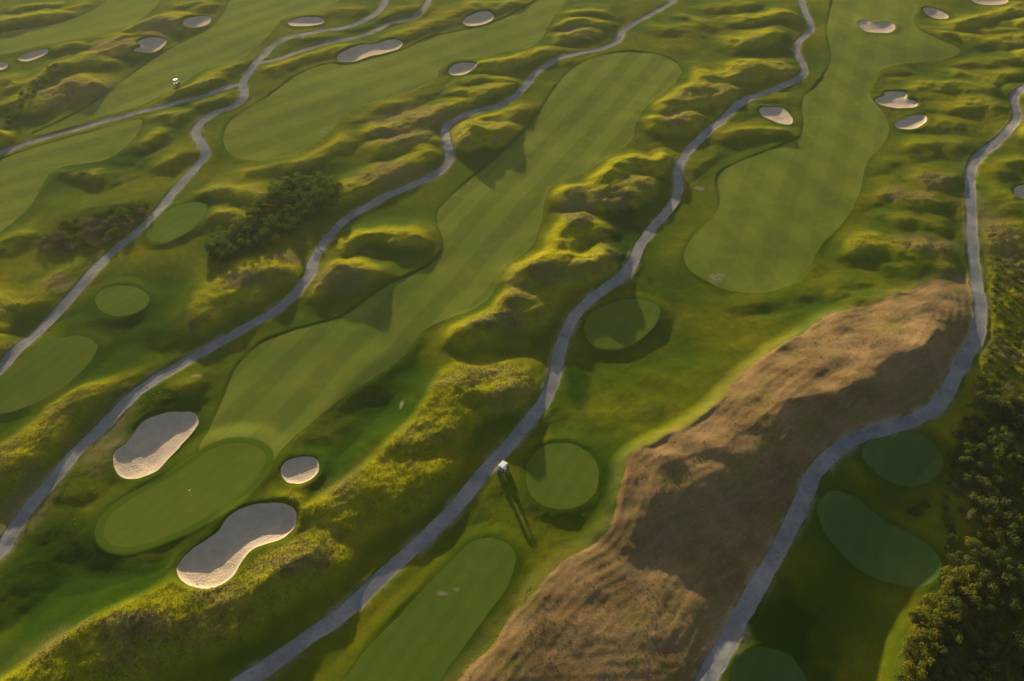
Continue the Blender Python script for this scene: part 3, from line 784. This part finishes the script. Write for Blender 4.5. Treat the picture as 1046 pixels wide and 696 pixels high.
# ------------------------------------------------------------------ shrubs: leaf clumps round a branching stem
def shrub_mesh(seed, n, leaf, squash=.8, spiky=False):
    rng = np.random.default_rng(seed)
    lobes = rng.normal(0, .42, (9, 3)); lobes[:, 2] = np.abs(lobes[:, 2]) * squash + .28
    lr = rng.uniform(.26, .5, 9)
    V = []; 
    k = rng.integers(0, 9, n)
    d = rng.normal(0, 1, (n, 3)); d /= np.linalg.norm(d, axis=1, keepdims=True)
    d[:, 2] = np.where(d[:, 2] < -.4, -d[:, 2], d[:, 2])
    rad = lr[k] * rng.uniform(.55, 1.08, n)
    c = lobes[k] + d * rad[:, None]
    c[:, 2] = np.maximum(c[:, 2], .04)
    nrm = d + rng.normal(0, .55, (n, 3)); nrm /= np.linalg.norm(nrm, axis=1, keepdims=True)
    t1 = np.cross(nrm, rng.normal(0, 1, (n, 3))); t1 /= np.linalg.norm(t1, axis=1, keepdims=True)
    t2 = np.cross(nrm, t1)
    s = leaf * rng.uniform(.6, 1.4, n)[:, None]
    asp = .30 if spiky else .62
    quad = np.stack([c - t1 * s, c - t2 * s * asp, c + t1 * s, c + t2 * s * asp], 1)
    me = bpy.data.meshes.new('shrub_foliage')
    P = quad.reshape(-1, 3)
    me.vertices.add(len(P)); me.vertices.foreach_set('co', P.astype(np.float32).ravel())
    me.loops.add(n * 4); me.loops.foreach_set('vertex_index', np.arange(n * 4, dtype=np.int32))
    me.polygons.add(n); me.polygons.foreach_set('loop_start', (np.arange(n) * 4).astype(np.int32))
    me.update(calc_edges=True)
    bm = bmesh.new()
    for j in range(6):
        a = Vector((0, 0, -.25)); b = Vector(lobes[j]) * .8
        r0, r1 = .05, .015
        ax = (b - a).normalized(); u = ax.orthogonal().normalized(); v = ax.cross(u)
        ra, rb = [], []
        for i in range(5):
            th = i * 2 * math.pi / 5
            ra.append(bm.verts.new(a + (u * math.cos(th) + v * math.sin(th)) * r0))
            rb.append(bm.verts.new(b + (u * math.cos(th) + v * math.sin(th)) * r1))
        for i in range(5):
            bm.faces.new((ra[i], ra[(i + 1) % 5], rb[(i + 1) % 5], rb[i]))
    ms = bpy.data.meshes.new('shrub_stem'); bm.to_mesh(ms); bm.free()
    return me, ms
M_STEM = mat_plain('shrub_bark', (.09, .07, .05), .9, 0, .1)
M_SHRUB = mat_blade('dark_shrub_leaves', ((.058, .090, .010), (.105, .132, .014), (.082, .110, .012)), .35)
M_THICK = mat_blade('thicket_leaves', ((.048, .068, .014), (.085, .100, .018), (.140, .120, .024)), .35)
M_GOLD = mat_blade('yellow_shrub_leaves', ((.110, .118, .010), (.165, .145, .015), (.130, .105, .026)), .45)
M_REED = mat_blade('pale_shrub_leaves', ((.120, .105, .050), (.085, .085, .026), (.140, .115, .070)), .4)

def protos(mat, seeds, n, leaf, spiky=False):
    out = []
    for sd in seeds:
        mf, ms = shrub_mesh(sd, n, leaf, .8, spiky)
        mf.materials.append(mat); ms.materials.append(M_STEM)
        out.append((mf, ms))
    return out
PR_DARK = protos(M_SHRUB, (1, 2, 3, 4), 1300, .062)
PR_THICK = protos(M_THICK, (5, 6, 7, 8), 1500, .056)
PR_GOLD = protos(M_GOLD, (9, 10, 11), 1200, .062)
PR_REED = protos(M_REED, (12, 13, 14), 1000, .08, True)

def shrub(pr, x, y, r, h, label, group, rng, sink=.1):
    mf, ms = pr[rng.randrange(len(pr))]
    o = bpy.data.objects.new('shrub', mf); COL.objects.link(o)
    o.location = (x, y, ground_z(x, y) - sink * h)
    o.rotation_euler = (0, 0, rng.uniform(0, 6.28))
    o.scale = (r, r * rng.uniform(.85, 1.15), h)
    tag(o, label, 'shrub', group)
    s = bpy.data.objects.new('stem', ms); COL.objects.link(s); s.parent = o
    return o

def path_gap(x, y):
    i = int(np.clip(round(np.interp(y, yr, np.arange(NV))), 0, NV - 1))
    j = int(np.clip(round(np.interp(x / half[i], uu, np.arange(NU))), 0, NU - 1))
    return float(mpath[i, j])
def fill(poly_px, spacing, rng):
    p = wpts(poly_px, 1.0)
    lo, hi = p.min(0), p.max(0)
    pts = []
    def inside(x, y):
        c = False
        for i in range(len(p)):
            a, b = p[i], p[(i + 1) % len(p)]
            if (a[1] > y) != (b[1] > y) and x < (b[0] - a[0]) * (y - a[1]) / (b[1] - a[1]) + a[0]: c = not c
        return c
    tries = int((hi[0] - lo[0]) * (hi[1] - lo[1]) / spacing ** 2 * 12) + 60
    for _ in range(tries):
        x, y = rng.uniform(lo[0], hi[0]), rng.uniform(lo[1], hi[1])
        if inside(x, y) and path_gap(x, y) > 1.6 and all((x - a) ** 2 + (y - b) ** 2 > spacing ** 2 for a, b in pts):
            pts.append((x, y))
    return pts
R = random.Random(5)
HEDGE = [(212,258),(222,243),(245,232),(262,214),(275,197),(296,186),(322,180),(342,186),(346,198),(330,210),(310,222),(290,236),(270,246),(245,256),(222,266)]
for x, y in fill(HEDGE, 2.0, R):
    shrub(PR_DARK, x, y, R.uniform(2.0, 2.8), R.uniform(2.0, 2.7), 'dark green rounded shrub packed into the long hedge left of the second path', 'shrubs of the dark hedge', R)
REEDS = [(44,245),(52,234),(68,226),(95,219),(120,212),(146,205),(152,212),(138,225),(120,238),(98,250),(70,252),(50,252)]
for x, y in fill(REEDS, 2.4, R):
    shrub(PR_REED if R.random() < .4 else PR_DARK, x, y, R.uniform(1.7, 2.4), R.uniform(1.2, 1.7), 'pale straw and green bush in the scrub patch beside the left path', 'bushes of the pale scrub patch', R, .22)
LINE = [(0,126),(16,106),(30,90),(48,74),(66,64),(74,66),(58,78),(38,94),(22,112),(8,130)]
for x, y in fill(LINE, 3.6, R):
    shrub(PR_DARK, x, y, R.uniform(1.5, 2.2), R.uniform(1.0, 1.5), 'low dark shrub in the thin line climbing to the top left', 'shrubs of the thin far line', R)
THICK = [(978,468),(990,440),(1004,415),(1030,395),(1052,398),(1062,470),(1066,706),(918,706),(935,680),(948,635),(972,595),(990,560),(990,520),(984,492)]
for x, y in fill(THICK, 2.5, R):
    if R.random() < .72:
        shrub(PR_THICK, x, y, R.uniform(1.4, 2.9), R.uniform(1.4, 3.6), 'dark tangled shrub in the shaded thicket at the lower right', 'shrubs of the dark thicket', R)
    else:
        shrub(R.choice((PR_GOLD, PR_REED, PR_DARK)), x, y, R.uniform(.9, 1.7), R.uniform(1.6, 3.2), 'paler bush rising among the dark shrubs of the lower right thicket', 'paler bushes in the thicket', R)
GOLDP = [(922,700),(920,672),(934,640),(948,612),(968,590),(980,580),(1000,590),(996,610),(976,640),(960,668),(950,700)]
for x, y in fill(GOLDP, 1.9, R):
    shrub(PR_GOLD, x, y, R.uniform(1.3, 1.9), R.uniform(2.6, 3.8), 'sunlit yellow-green bush along the left rim of the dark thicket', 'yellow bushes on the thicket rim', R)
for px, py, r, h in ((1022,415,1.8,2.4),(1034,409,1.6,2.2),(1016,424,1.3,1.8),(942,510,1.5,1.1),(950,507,1.2,1.0),(936,512,1.0,.8)):
    x, y = world(px, py, 1.)
    up = py < 480
    shrub(PR_GOLD, x, y, r, h, 'bright yellow-green bush at the right edge above the thicket' if up else 'low yellow-green bush on the small knoll below the shaded oval tee pad',
          'bright bushes at the right edge' if up else 'low bushes on the knoll', R)
SCAT = [(1004,300),(1015,262),(1046,250),(1052,330),(1054,400),(1030,396),(1004,420),(985,455),(970,470),(978,440),(1000,400),(1003,350)]
for x, y in fill(SCAT, 2.5, R):
    pr = R.choice((PR_GOLD, PR_DARK, PR_DARK, PR_REED, PR_THICK))
    shrub(pr, x, y, R.uniform(.7, 1.5), R.uniform(.5, 1.3), 'low wild bush on the green verge right of the right-hand path', 'low bushes on the right verge', R)
RIM = [(965,470),(978,468),(986,500),(982,545),(970,560),(966,520),(970,492)]
for x, y in fill(RIM, 2.0, R):
    shrub(R.choice((PR_GOLD, PR_REED, PR_THICK)), x, y, R.uniform(.7, 1.2), R.uniform(.7, 1.3), 'small mixed bush between the shaded tees and the thicket', 'small bushes beside the shaded tees', R)

# ------------------------------------------------------------------ people
M_SKIN = mat_plain('skin', (.45, .28, .20), .6, 0, .3, .08)
M_HAIR = mat_plain('hair', (.05, .035, .025), .7, 0, .3)
M_RED = mat_plain('red_cloth', (.50, .09, .09), .85, 0, .15)
M_WHITE_CLOTH = mat_plain('white_cloth', (.78, .76, .72), .85, 0, .15, .05)
M_DARK_CLOTH = mat_plain('dark_cloth', (.035, .04, .06), .85, 0, .15)

def skin_chain(name, pts, edges, rads, mat, parent, root=0, levels=1):
    me = bpy.data.meshes.new(name)
    me.from_pydata([tuple(p) for p in pts], edges, [])
    o = link_mesh(name, me, None, parent)
    me.skin_vertices.new() if hasattr(me.skin_vertices, 'new') and not me.skin_vertices else None
    md = o.modifiers.new('Skin', 'SKIN'); md.use_smooth_shade = True
    if not me.skin_vertices:
        bm = bmesh.new(); bm.from_mesh(me); bm.verts.layers.skin.verify(); bm.to_mesh(me); bm.free()
    for i, r in enumerate(rads):
        sv = me.skin_vertices[0].data[i]
        sv.radius = (r, r) if not isinstance(r, tuple) else r
        sv.use_root = (i == root)
    sb = o.modifiers.new('Subdiv', 'SUBSURF'); sb.levels = levels; sb.render_levels = levels
    me.materials.append(mat)
    return o

def person(name, label, J, shirt, trousers, loc, rz, hair=M_HAIR, cap=None):
    """J: joint positions; the body is one skinned figure, clothes and hair are shells on it"""
    root = empty(name, loc, rz); tag(root, label, 'person')
    order = ['pelvis','chest','neck','head','crown']
    for s in 'LR':
        order += [s + k for k in ('sho','elb','wri','palm','hip','knee','ankle','toe')]
    pts = [Vector(J[k]) for k in order]; ix = {k: i for i, k in enumerate(order)}
    rad = {'pelvis': (.15, .11), 'chest': (.17, .11), 'neck': .055, 'head': (.085, .10), 'crown': .07}
    for s in 'LR':
        rad.update({s+'sho': .06, s+'elb': .042, s+'wri': .03, s+'palm': .032, s+'hip': .088, s+'knee': .058, s+'ankle': .04, s+'toe': .035})
    E = [('pelvis','chest'),('chest','neck'),('neck','head'),('head','crown')]
    for s in 'LR':
        E += [('chest',s+'sho'),(s+'sho',s+'elb'),(s+'elb',s+'wri'),(s+'wri',s+'palm'),('pelvis',s+'hip'),(s+'hip',s+'knee'),(s+'knee',s+'ankle'),(s+'ankle',s+'toe')]
    edges = [(ix[a], ix[b]) for a, b in E]
    rads = [rad[k] for k in order]
    for s in 'LR':                                  # fingers leave the palm, the thumb leaves its side
        w, p = Vector(J[s+'wri']), Vector(J[s+'palm'])
        d = (p - w).normalized(); sd = d.cross(Vector((0, 0, 1)))
        sd = sd.normalized() if sd.length > .1 else Vector((1, 0, 0))
        dn = d.cross(sd).normalized()
        for k, (off, ln) in enumerate(((-.03, .065), (-.01, .08), (.01, .075), (.03, .055))):
            a = p + sd * off + d * .02; b = a + d * ln * .5; c = b + d * ln * .4 - dn * .02
            i0 = len(pts); pts += [a, b, c]; rads += [.010, .009, .008]
            edges += [(ix[s+'palm'], i0), (i0, i0 + 1), (i0 + 1, i0 + 2)]
        a = w * .5 + p * .5 + sd * -.035; b = a - sd * .025 + d * .03; c = b + d * .03
        i0 = len(pts); pts += [a, b, c]; rads += [.012, .011, .009]
        edges += [(ix[s+'wri'], i0), (i0, i0 + 1), (i0 + 1, i0 + 2)]
    body = skin_chain('body', pts, edges, rads, M_SKIN, root)
    def shell(nm, keys, eds, extra, mat):
        ps = [Vector(J[k]) for k in keys]; jx = {k: i for i, k in enumerate(keys)}
        rs = []
        for k in keys:
            r = rad[k]; rs.append(tuple(v + extra for v in r) if isinstance(r, tuple) else r + extra)
        skin_chain(nm, ps, [(jx[a], jx[b]) for a, b in eds], rs, mat, root)
    shell('shirt', ['pelvis','chest','Lsho','Rsho','Lelb','Relb'], [('pelvis','chest'),('chest','Lsho'),('chest','Rsho'),('Lsho','Lelb'),('Rsho','Relb')], .022, shirt)
    shell('trousers', ['pelvis','Lhip','Rhip','Lknee','Rknee','Lankle','Rankle'], [('pelvis','Lhip'),('pelvis','Rhip'),('Lhip','Lknee'),('Rhip','Rknee'),('Lknee','Lankle'),('Rknee','Rankle')], .02, trousers)
    bm = bmesh.new()                                # hair / cap on the head, open at the face
    bmesh.ops.create_uvsphere(bm, u_segments=14, v_segments=8, radius=.115)
    bmesh.ops.delete(bm, geom=[v for v in bm.verts if v.co.z < -.02 or (v.co.y < -.075 and v.co.z < .04)], context='VERTS')
    if cap:
        bmesh.ops.create_cone(bm, cap_ends=True, segments=14, radius1=.12, radius2=.12, depth=.012, matrix=Matrix.Translation((0, -.09, .02)))
    for v in bm.verts: v.co += Vector(J['head']) + Vector((0, 0, .05))
    me = bpy.data.meshes.new('hair'); bm.to_mesh(me); bm.free()
    link_mesh('cap' if cap else 'hair', me, cap or hair, root)
    bm = bmesh.new()                                # face: nose, eyes, ears, mouth
    h = Vector(J['head'])
    for off, sc in (((0, -.115, .01), (.012, .02, .02)), ((-.035, -.098, .04), (.012, .008, .008)), ((.035, -.098, .04), (.012, .008, .008)), ((-.1, 0, .02), (.012, .02, .03)), ((.1, 0, .02), (.012, .02, .03)), ((0, -.1, -.035), (.022, .008, .006))):
        bmesh.ops.create_icosphere(bm, subdivisions=1, radius=1, matrix=Matrix.Translation(h + Vector(off)) @ Matrix.Diagonal((*sc, 1)))
    me = bpy.data.meshes.new('face'); bm.to_mesh(me); bm.free()
    link_mesh('face', me, M_SKIN, root)
    return root

def seated(side):
    J = {'pelvis': (0, .10, .05), 'chest': (0, .16, .42), 'neck': (0, .14, .60), 'head': (0, .10, .70), 'crown': (0, .10, .80)}
    for s, m in (('L', -1), ('R', 1)):
        J.update({s+'sho': (.19 * m, .14, .50), s+'elb': (.24 * m, -.02, .28), s+'wri': (.16 * m, -.26, .30), s+'palm': (.14 * m, -.33, .31),
                  s+'hip': (.10 * m, .04, .03), s+'knee': (.12 * m, -.40, .08), s+'ankle': (.12 * m, -.48, -.34), s+'toe': (.13 * m, -.62, -.37)})
    return J
def standing():
    J = {'pelvis': (0, 0, .93), 'chest': (0, .01, 1.27), 'neck': (0, 0, 1.46), 'head': (0, -.02, 1.57), 'crown': (0, -.01, 1.68)}
    for s, m in (('L', -1), ('R', 1)):
        J.update({s+'sho': (.18 * m, 0, 1.38), s+'elb': (.23 * m, -.04, 1.10), s+'wri': (.14 * m, -.24, .95), s+'palm': (.11 * m, -.31, .93),
                  s+'hip': (.10 * m, 0, .88), s+'knee': (.13 * m, -.03, .50), s+'ankle': (.15 * m, .02, .09), s+'toe': (.17 * m, -.14, .04)})
    return J

# ------------------------------------------------------------------ golf carts
M_NAVY = mat_plain('navy_paint', (.020, .026, .060), .35, 0, .5)
M_CREAM = mat_plain('cream_roof_plastic', (.80, .77, .70), .45, 0, .4, .05)
M_BLACK = mat_plain('black_rubber', (.02, .02, .022), .8, 0, .2)
M_METAL = mat_plain('grey_tube', (.45, .45, .46), .35, .8, .5)
M_SEAT = mat_plain('pale_seat_vinyl', (.62, .58, .52), .5, 0, .4)
M_LAMP = mat_plain('lamp_glass', (.85, .85, .85), .15, 0, .6, .03)
M_GLASS, _nt, _bs = new_mat('clear_screen')
_bs.inputs['Roughness'].default_value = .05; _bs.inputs['Transmission Weight'].default_value = .9
_bs.inputs['Base Color'].default_value = (.8, .85, .88, 1); _bs.inputs['IOR'].default_value = 1.1

def rbox(bm, c, s, bev=.03, rot=None):
    m = Matrix.Translation(c) @ (rot or Matrix.Identity(4)) @ Matrix.Diagonal((s[0], s[1], s[2], 1))
    r = bmesh.ops.create_cube(bm, size=1, matrix=m)
    es = list({e for v in r['verts'] for e in v.link_edges})
    bmesh.ops.bevel(bm, geom=es, offset=min(bev, min(s) * .4), segments=2, affect='EDGES')
def rod(bm, a, b, r, n=8):
    a, b = Vector(a), Vector(b); d = b - a
    m = Matrix.Translation((a + b) / 2) @ d.to_track_quat('Z', 'Y').to_matrix().to_4x4()
    bmesh.ops.create_cone(bm, cap_ends=True, segments=n, radius1=r, radius2=r, depth=d.length, matrix=m)
def part(name, mat, parent, fn):
    bm = bmesh.new(); fn(bm)
    for f in bm.faces: f.smooth = False
    me = bpy.data.meshes.new(name); bm.to_mesh(me); bm.free()
    return link_mesh(name, me, mat, parent)

def golf_cart(label, body_mat, roof_mat, loc, rz):
    """front looks along -Y"""
    root = empty('golf_cart', loc, rz); tag(root, label, 'golf cart', 'golf carts')
    def body(bm):
        rbox(bm, (0, 0, .36), (1.10, 2.25, .12))
        rbox(bm, (0, -.98, .56), (1.08, .48, .42), .14)
        rbox(bm, (0, -.76, .80), (1.06, .16, .20), .06)
        rbox(bm, (0, .30, .52), (1.08, .62, .26), .05)
        rbox(bm, (0, .88, .54), (1.10, .50, .30), .08)
        rbox(bm, (-.50, .95, .70), (.10, .42, .12), .03); rbox(bm, (.50, .95, .70), (.10, .42, .12), .03)
    part('body', body_mat, root, body)
    part('bumper', M_BLACK, root, lambda bm: (rbox(bm, (0, -1.24, .38), (1.0, .08, .14)), rbox(bm, (0, 1.18, .38), (1.0, .08, .14))))
    part('seat', M_SEAT, root, lambda bm: rbox(bm, (0, .28, .71), (1.02, .52, .12), .05))
    part('backrest', M_SEAT, root, lambda bm: rbox(bm, (0, .58, 1.0), (1.02, .10, .40), .04, Matrix.Rotation(-.15, 4, 'X')))
    def roof(bm):
        rbox(bm, (0, .08, 1.90), (1.16, 1.50, .06), .03)
        rbox(bm, (0, .08, 1.945), (.96, 1.26, .05), .025)
    part('roof', roof_mat, root, roof)
    for sx in (-.53, .53):
        part('roof_post', M_METAL, root, lambda bm: rod(bm, (sx, -.72, .86), (sx, -.58, 1.88), .022))
        part('roof_post', M_METAL, root, lambda bm: rod(bm, (sx, .74, .66), (sx, .74, 1.88), .022))
        part('headlight', M_LAMP, root, lambda bm: rbox(bm, (sx * .66, -1.212, .60), (.20, .04, .11), .03))
        for y in (-.82, .80):
            w = part('wheel', M_BLACK, root, lambda bm: rod(bm, (sx * 1.0 - .09, y, .23), (sx * 1.0 + .09, y, .23), .23, 20))
            xs = sx * 1.0 + (.095 if sx > 0 else -.095)
            part('hub', M_METAL, w, lambda bm: rod(bm, (xs - .01, y, .23), (xs + .01, y, .23), .13, 14))
    part('windscreen', M_GLASS, root, lambda bm: rbox(bm, (0, -.655, 1.38), (1.0, .015, .86), .004, Matrix.Rotation(-.165, 4, 'X')))
    def wheel(bm):
        for i in range(16):
            a, b = 2 * math.pi * i / 16, 2 * math.pi * (i + 1) / 16
            t = Matrix.Translation((-.26, -.36, 1.0)) @ Matrix.Rotation(.6, 4, 'X')
            rod(bm, t @ Vector((.17 * math.cos(a), .17 * math.sin(a), 0)), t @ Vector((.17 * math.cos(b), .17 * math.sin(b), 0)), .014, 6)
        rod(bm, (-.26, -.36, 1.0), (-.26, -.62, .75), .02)
    part('steering_wheel', M_BLACK, root, wheel)
    part('bag_rack', M_METAL, root, lambda bm: (rod(bm, (-.45, 1.12, .70), (-.45, 1.12, 1.15), .018), rod(bm, (.45, 1.12, .70), (.45, 1.12, 1.15), .018), rod(bm, (-.45, 1.12, 1.15), (.45, 1.12, 1.15), .018)))
    return root

def golf_bag(label, mat, loc, rz):
    root = empty('golf_bag', loc, rz); tag(root, label, 'golf bag')
    part('bag', mat, root, lambda bm: (bmesh.ops.create_cone(bm, cap_ends=True, segments=14, radius1=.11, radius2=.14, depth=.82, matrix=Matrix.Translation((0, 0, .41))), rbox(bm, (0, .13, .36), (.18, .10, .40), .04)))
    part('collar', M_WHITE_CLOTH, root, lambda bm: bmesh.ops.create_cone(bm, cap_ends=True, segments=14, radius1=.15, radius2=.15, depth=.08, matrix=Matrix.Translation((0, 0, .84))))
    rr = random.Random(3)
    for k in range(6):
        x, y = rr.uniform(-.08, .08), rr.uniform(-.08, .08)
        c = part('club', M_METAL, root, lambda bm: rod(bm, (x, y, .8), (x * 1.3, y * 1.3, 1.08), .008, 6))
        part('club_head', M_BLACK, c, lambda bm: rbox(bm, (x * 1.3, y * 1.3 - .03, 1.10), (.05, .09, .05), .015))
    return root

cx, cy = world(513.5, 481)
cz = ground_z(cx, cy) + .01
CROT = math.radians(-38)
golf_cart('navy golf cart with a cream roof parked beside the middle path', M_NAVY, M_CREAM, (cx, cy, cz), CROT)
def on_cart(lx, ly, lz, base=(cx, cy, cz), rz=CROT):
    return (base[0] + lx * math.cos(rz) - ly * math.sin(rz), base[1] + lx * math.sin(rz) + ly * math.cos(rz), base[2] + lz)
ux, uy = on_cart(.88, -.10, 0)[:2]
person('person', 'person in a red shirt standing beside the navy golf cart by the middle path', standing(), M_RED, M_DARK_CLOTH, (ux, uy, ground_z(ux, uy)), math.radians(-60), cap=M_WHITE_CLOTH)
golf_bag('dark golf bag strapped on the back of the navy golf cart', M_DARK_CLOTH, on_cart(-.25, .93, .70), CROT)
kx, ky = world(181, 87)
kz = ground_z(kx, ky) + .01
golf_cart('dark golf cart with a cream roof standing alone on the far left fairway edge', M_NAVY, M_CREAM, (kx, ky, kz), math.radians(160))
hx, hy = world(310, 43)
person('person', 'person in a white shirt standing in the grass between the two far paths', standing(), M_WHITE_CLOTH, M_DARK_CLOTH, (hx, hy, ground_z(hx, hy)), math.radians(30), cap=M_WHITE_CLOTH)

# flagstick in the green
fx, fy = world(196, 507, .5)
fz = ground_z(fx, fy)
fl = empty('flagstick', (fx, fy, fz)); tag(fl, 'thin white flagstick with a small pale flag in the putting green', 'flagstick')
part('pole', M_SEAT, fl, lambda bm: rod(bm, (0, 0, -.1), (0, 0, 2.15), .014))
def flag(bm):
    rows = []
    for i in range(7):
        x = i * .045; y = .035 * math.sin(i * 1.1) + .02 * i
        rows.append([bm.verts.new((x + .014, y, 2.12 - .015 * i)), bm.verts.new((x + .014, y, 1.88 + .012 * i))])
    for a, b in zip(rows, rows[1:]): bm.faces.new((a[0], b[0], b[1], a[1]))
    bmesh.ops.solidify(bm, geom=bm.faces[:], thickness=.004)
part('flag', M_SEAT, fl, flag)
part('cup', M_BLACK, fl, lambda bm: bmesh.ops.create_cone(bm, cap_ends=True, segments=14, radius1=.054, radius2=.054, depth=.1, matrix=Matrix.Translation((0, 0, -.04))))

# ------------------------------------------------------------------ air
hz = bpy.data.meshes.new('haze')
bm = bmesh.new()
bmesh.ops.create_cube(bm, size=1, matrix=Matrix.Translation((0, 700, 56)) @ Matrix.Diagonal((3060, 2860, 128, 1)))
bm.to_mesh(hz); bm.free()
HAZE = 0.000055
M_HAZE = bpy.data.materials.new('haze_air'); M_HAZE.use_nodes = True
nt = M_HAZE.node_tree; nt.nodes.clear()
o_ = nt.nodes.new('ShaderNodeOutputMaterial'); v_ = nt.nodes.new('ShaderNodeVolumePrincipled')
v_.inputs['Color'].default_value = (.9, .9, .88, 1); v_.inputs['Density'].default_value = HAZE
v_.inputs['Anisotropy'].default_value = .35
nt.links.new(v_.outputs[0], o_.inputs['Volume'])
if HAZE > 0:
    tag(link_mesh('haze', hz, M_HAZE), kind='stuff')

# ------------------------------------------------------------------ light
w = bpy.data.worlds.new('World'); S.world = w; w.use_nodes = True
nt = w.node_tree
bg = nt.nodes['Background']
sky = nt.nodes.new('ShaderNodeTexSky'); sky.sky_type = 'NISHITA'; sky.sun_disc = False
sky.sun_elevation = SUN_EL; sky.sun_rotation = SUN_AZ % (2 * math.pi)
sky.air_density = 1.0; sky.dust_density = 1.5
nt.links.new(sky.outputs[0], bg.inputs['Color']); bg.inputs['Strength'].default_value = .085
ld = bpy.data.lights.new('sun', 'SUN'); ld.energy = 5.0; ld.angle = math.radians(.5); ld.color = (1, .86, .54)
so = bpy.data.objects.new('sun', ld); COL.objects.link(so)
so.rotation_euler = (-SUN_DIR).to_track_quat('-Z', 'Y').to_euler()
so.location = (-100, 300, 150)

cam = bpy.data.cameras.new('camera'); co = bpy.data.objects.new('camera', cam); COL.objects.link(co)
co.location = (0, 0, CAMZ); co.rotation_euler = (math.pi / 2 - PITCH, 0, 0)
cam.sensor_width = 36; cam.lens = 36 * F / W; cam.clip_end = 8000; cam.clip_start = .5
S.camera = co
S.view_settings.view_transform = 'Standard'; S.view_settings.look = 'None'
S.view_settings.gamma = 1; S.view_settings.use_curve_mapping = False
S.view_settings.exposure = 1.5
S.cycles.max_bounces = 5; S.cycles.diffuse_bounces = 3; S.cycles.transparent_max_bounces = 8; S.cycles.volume_bounces = 0
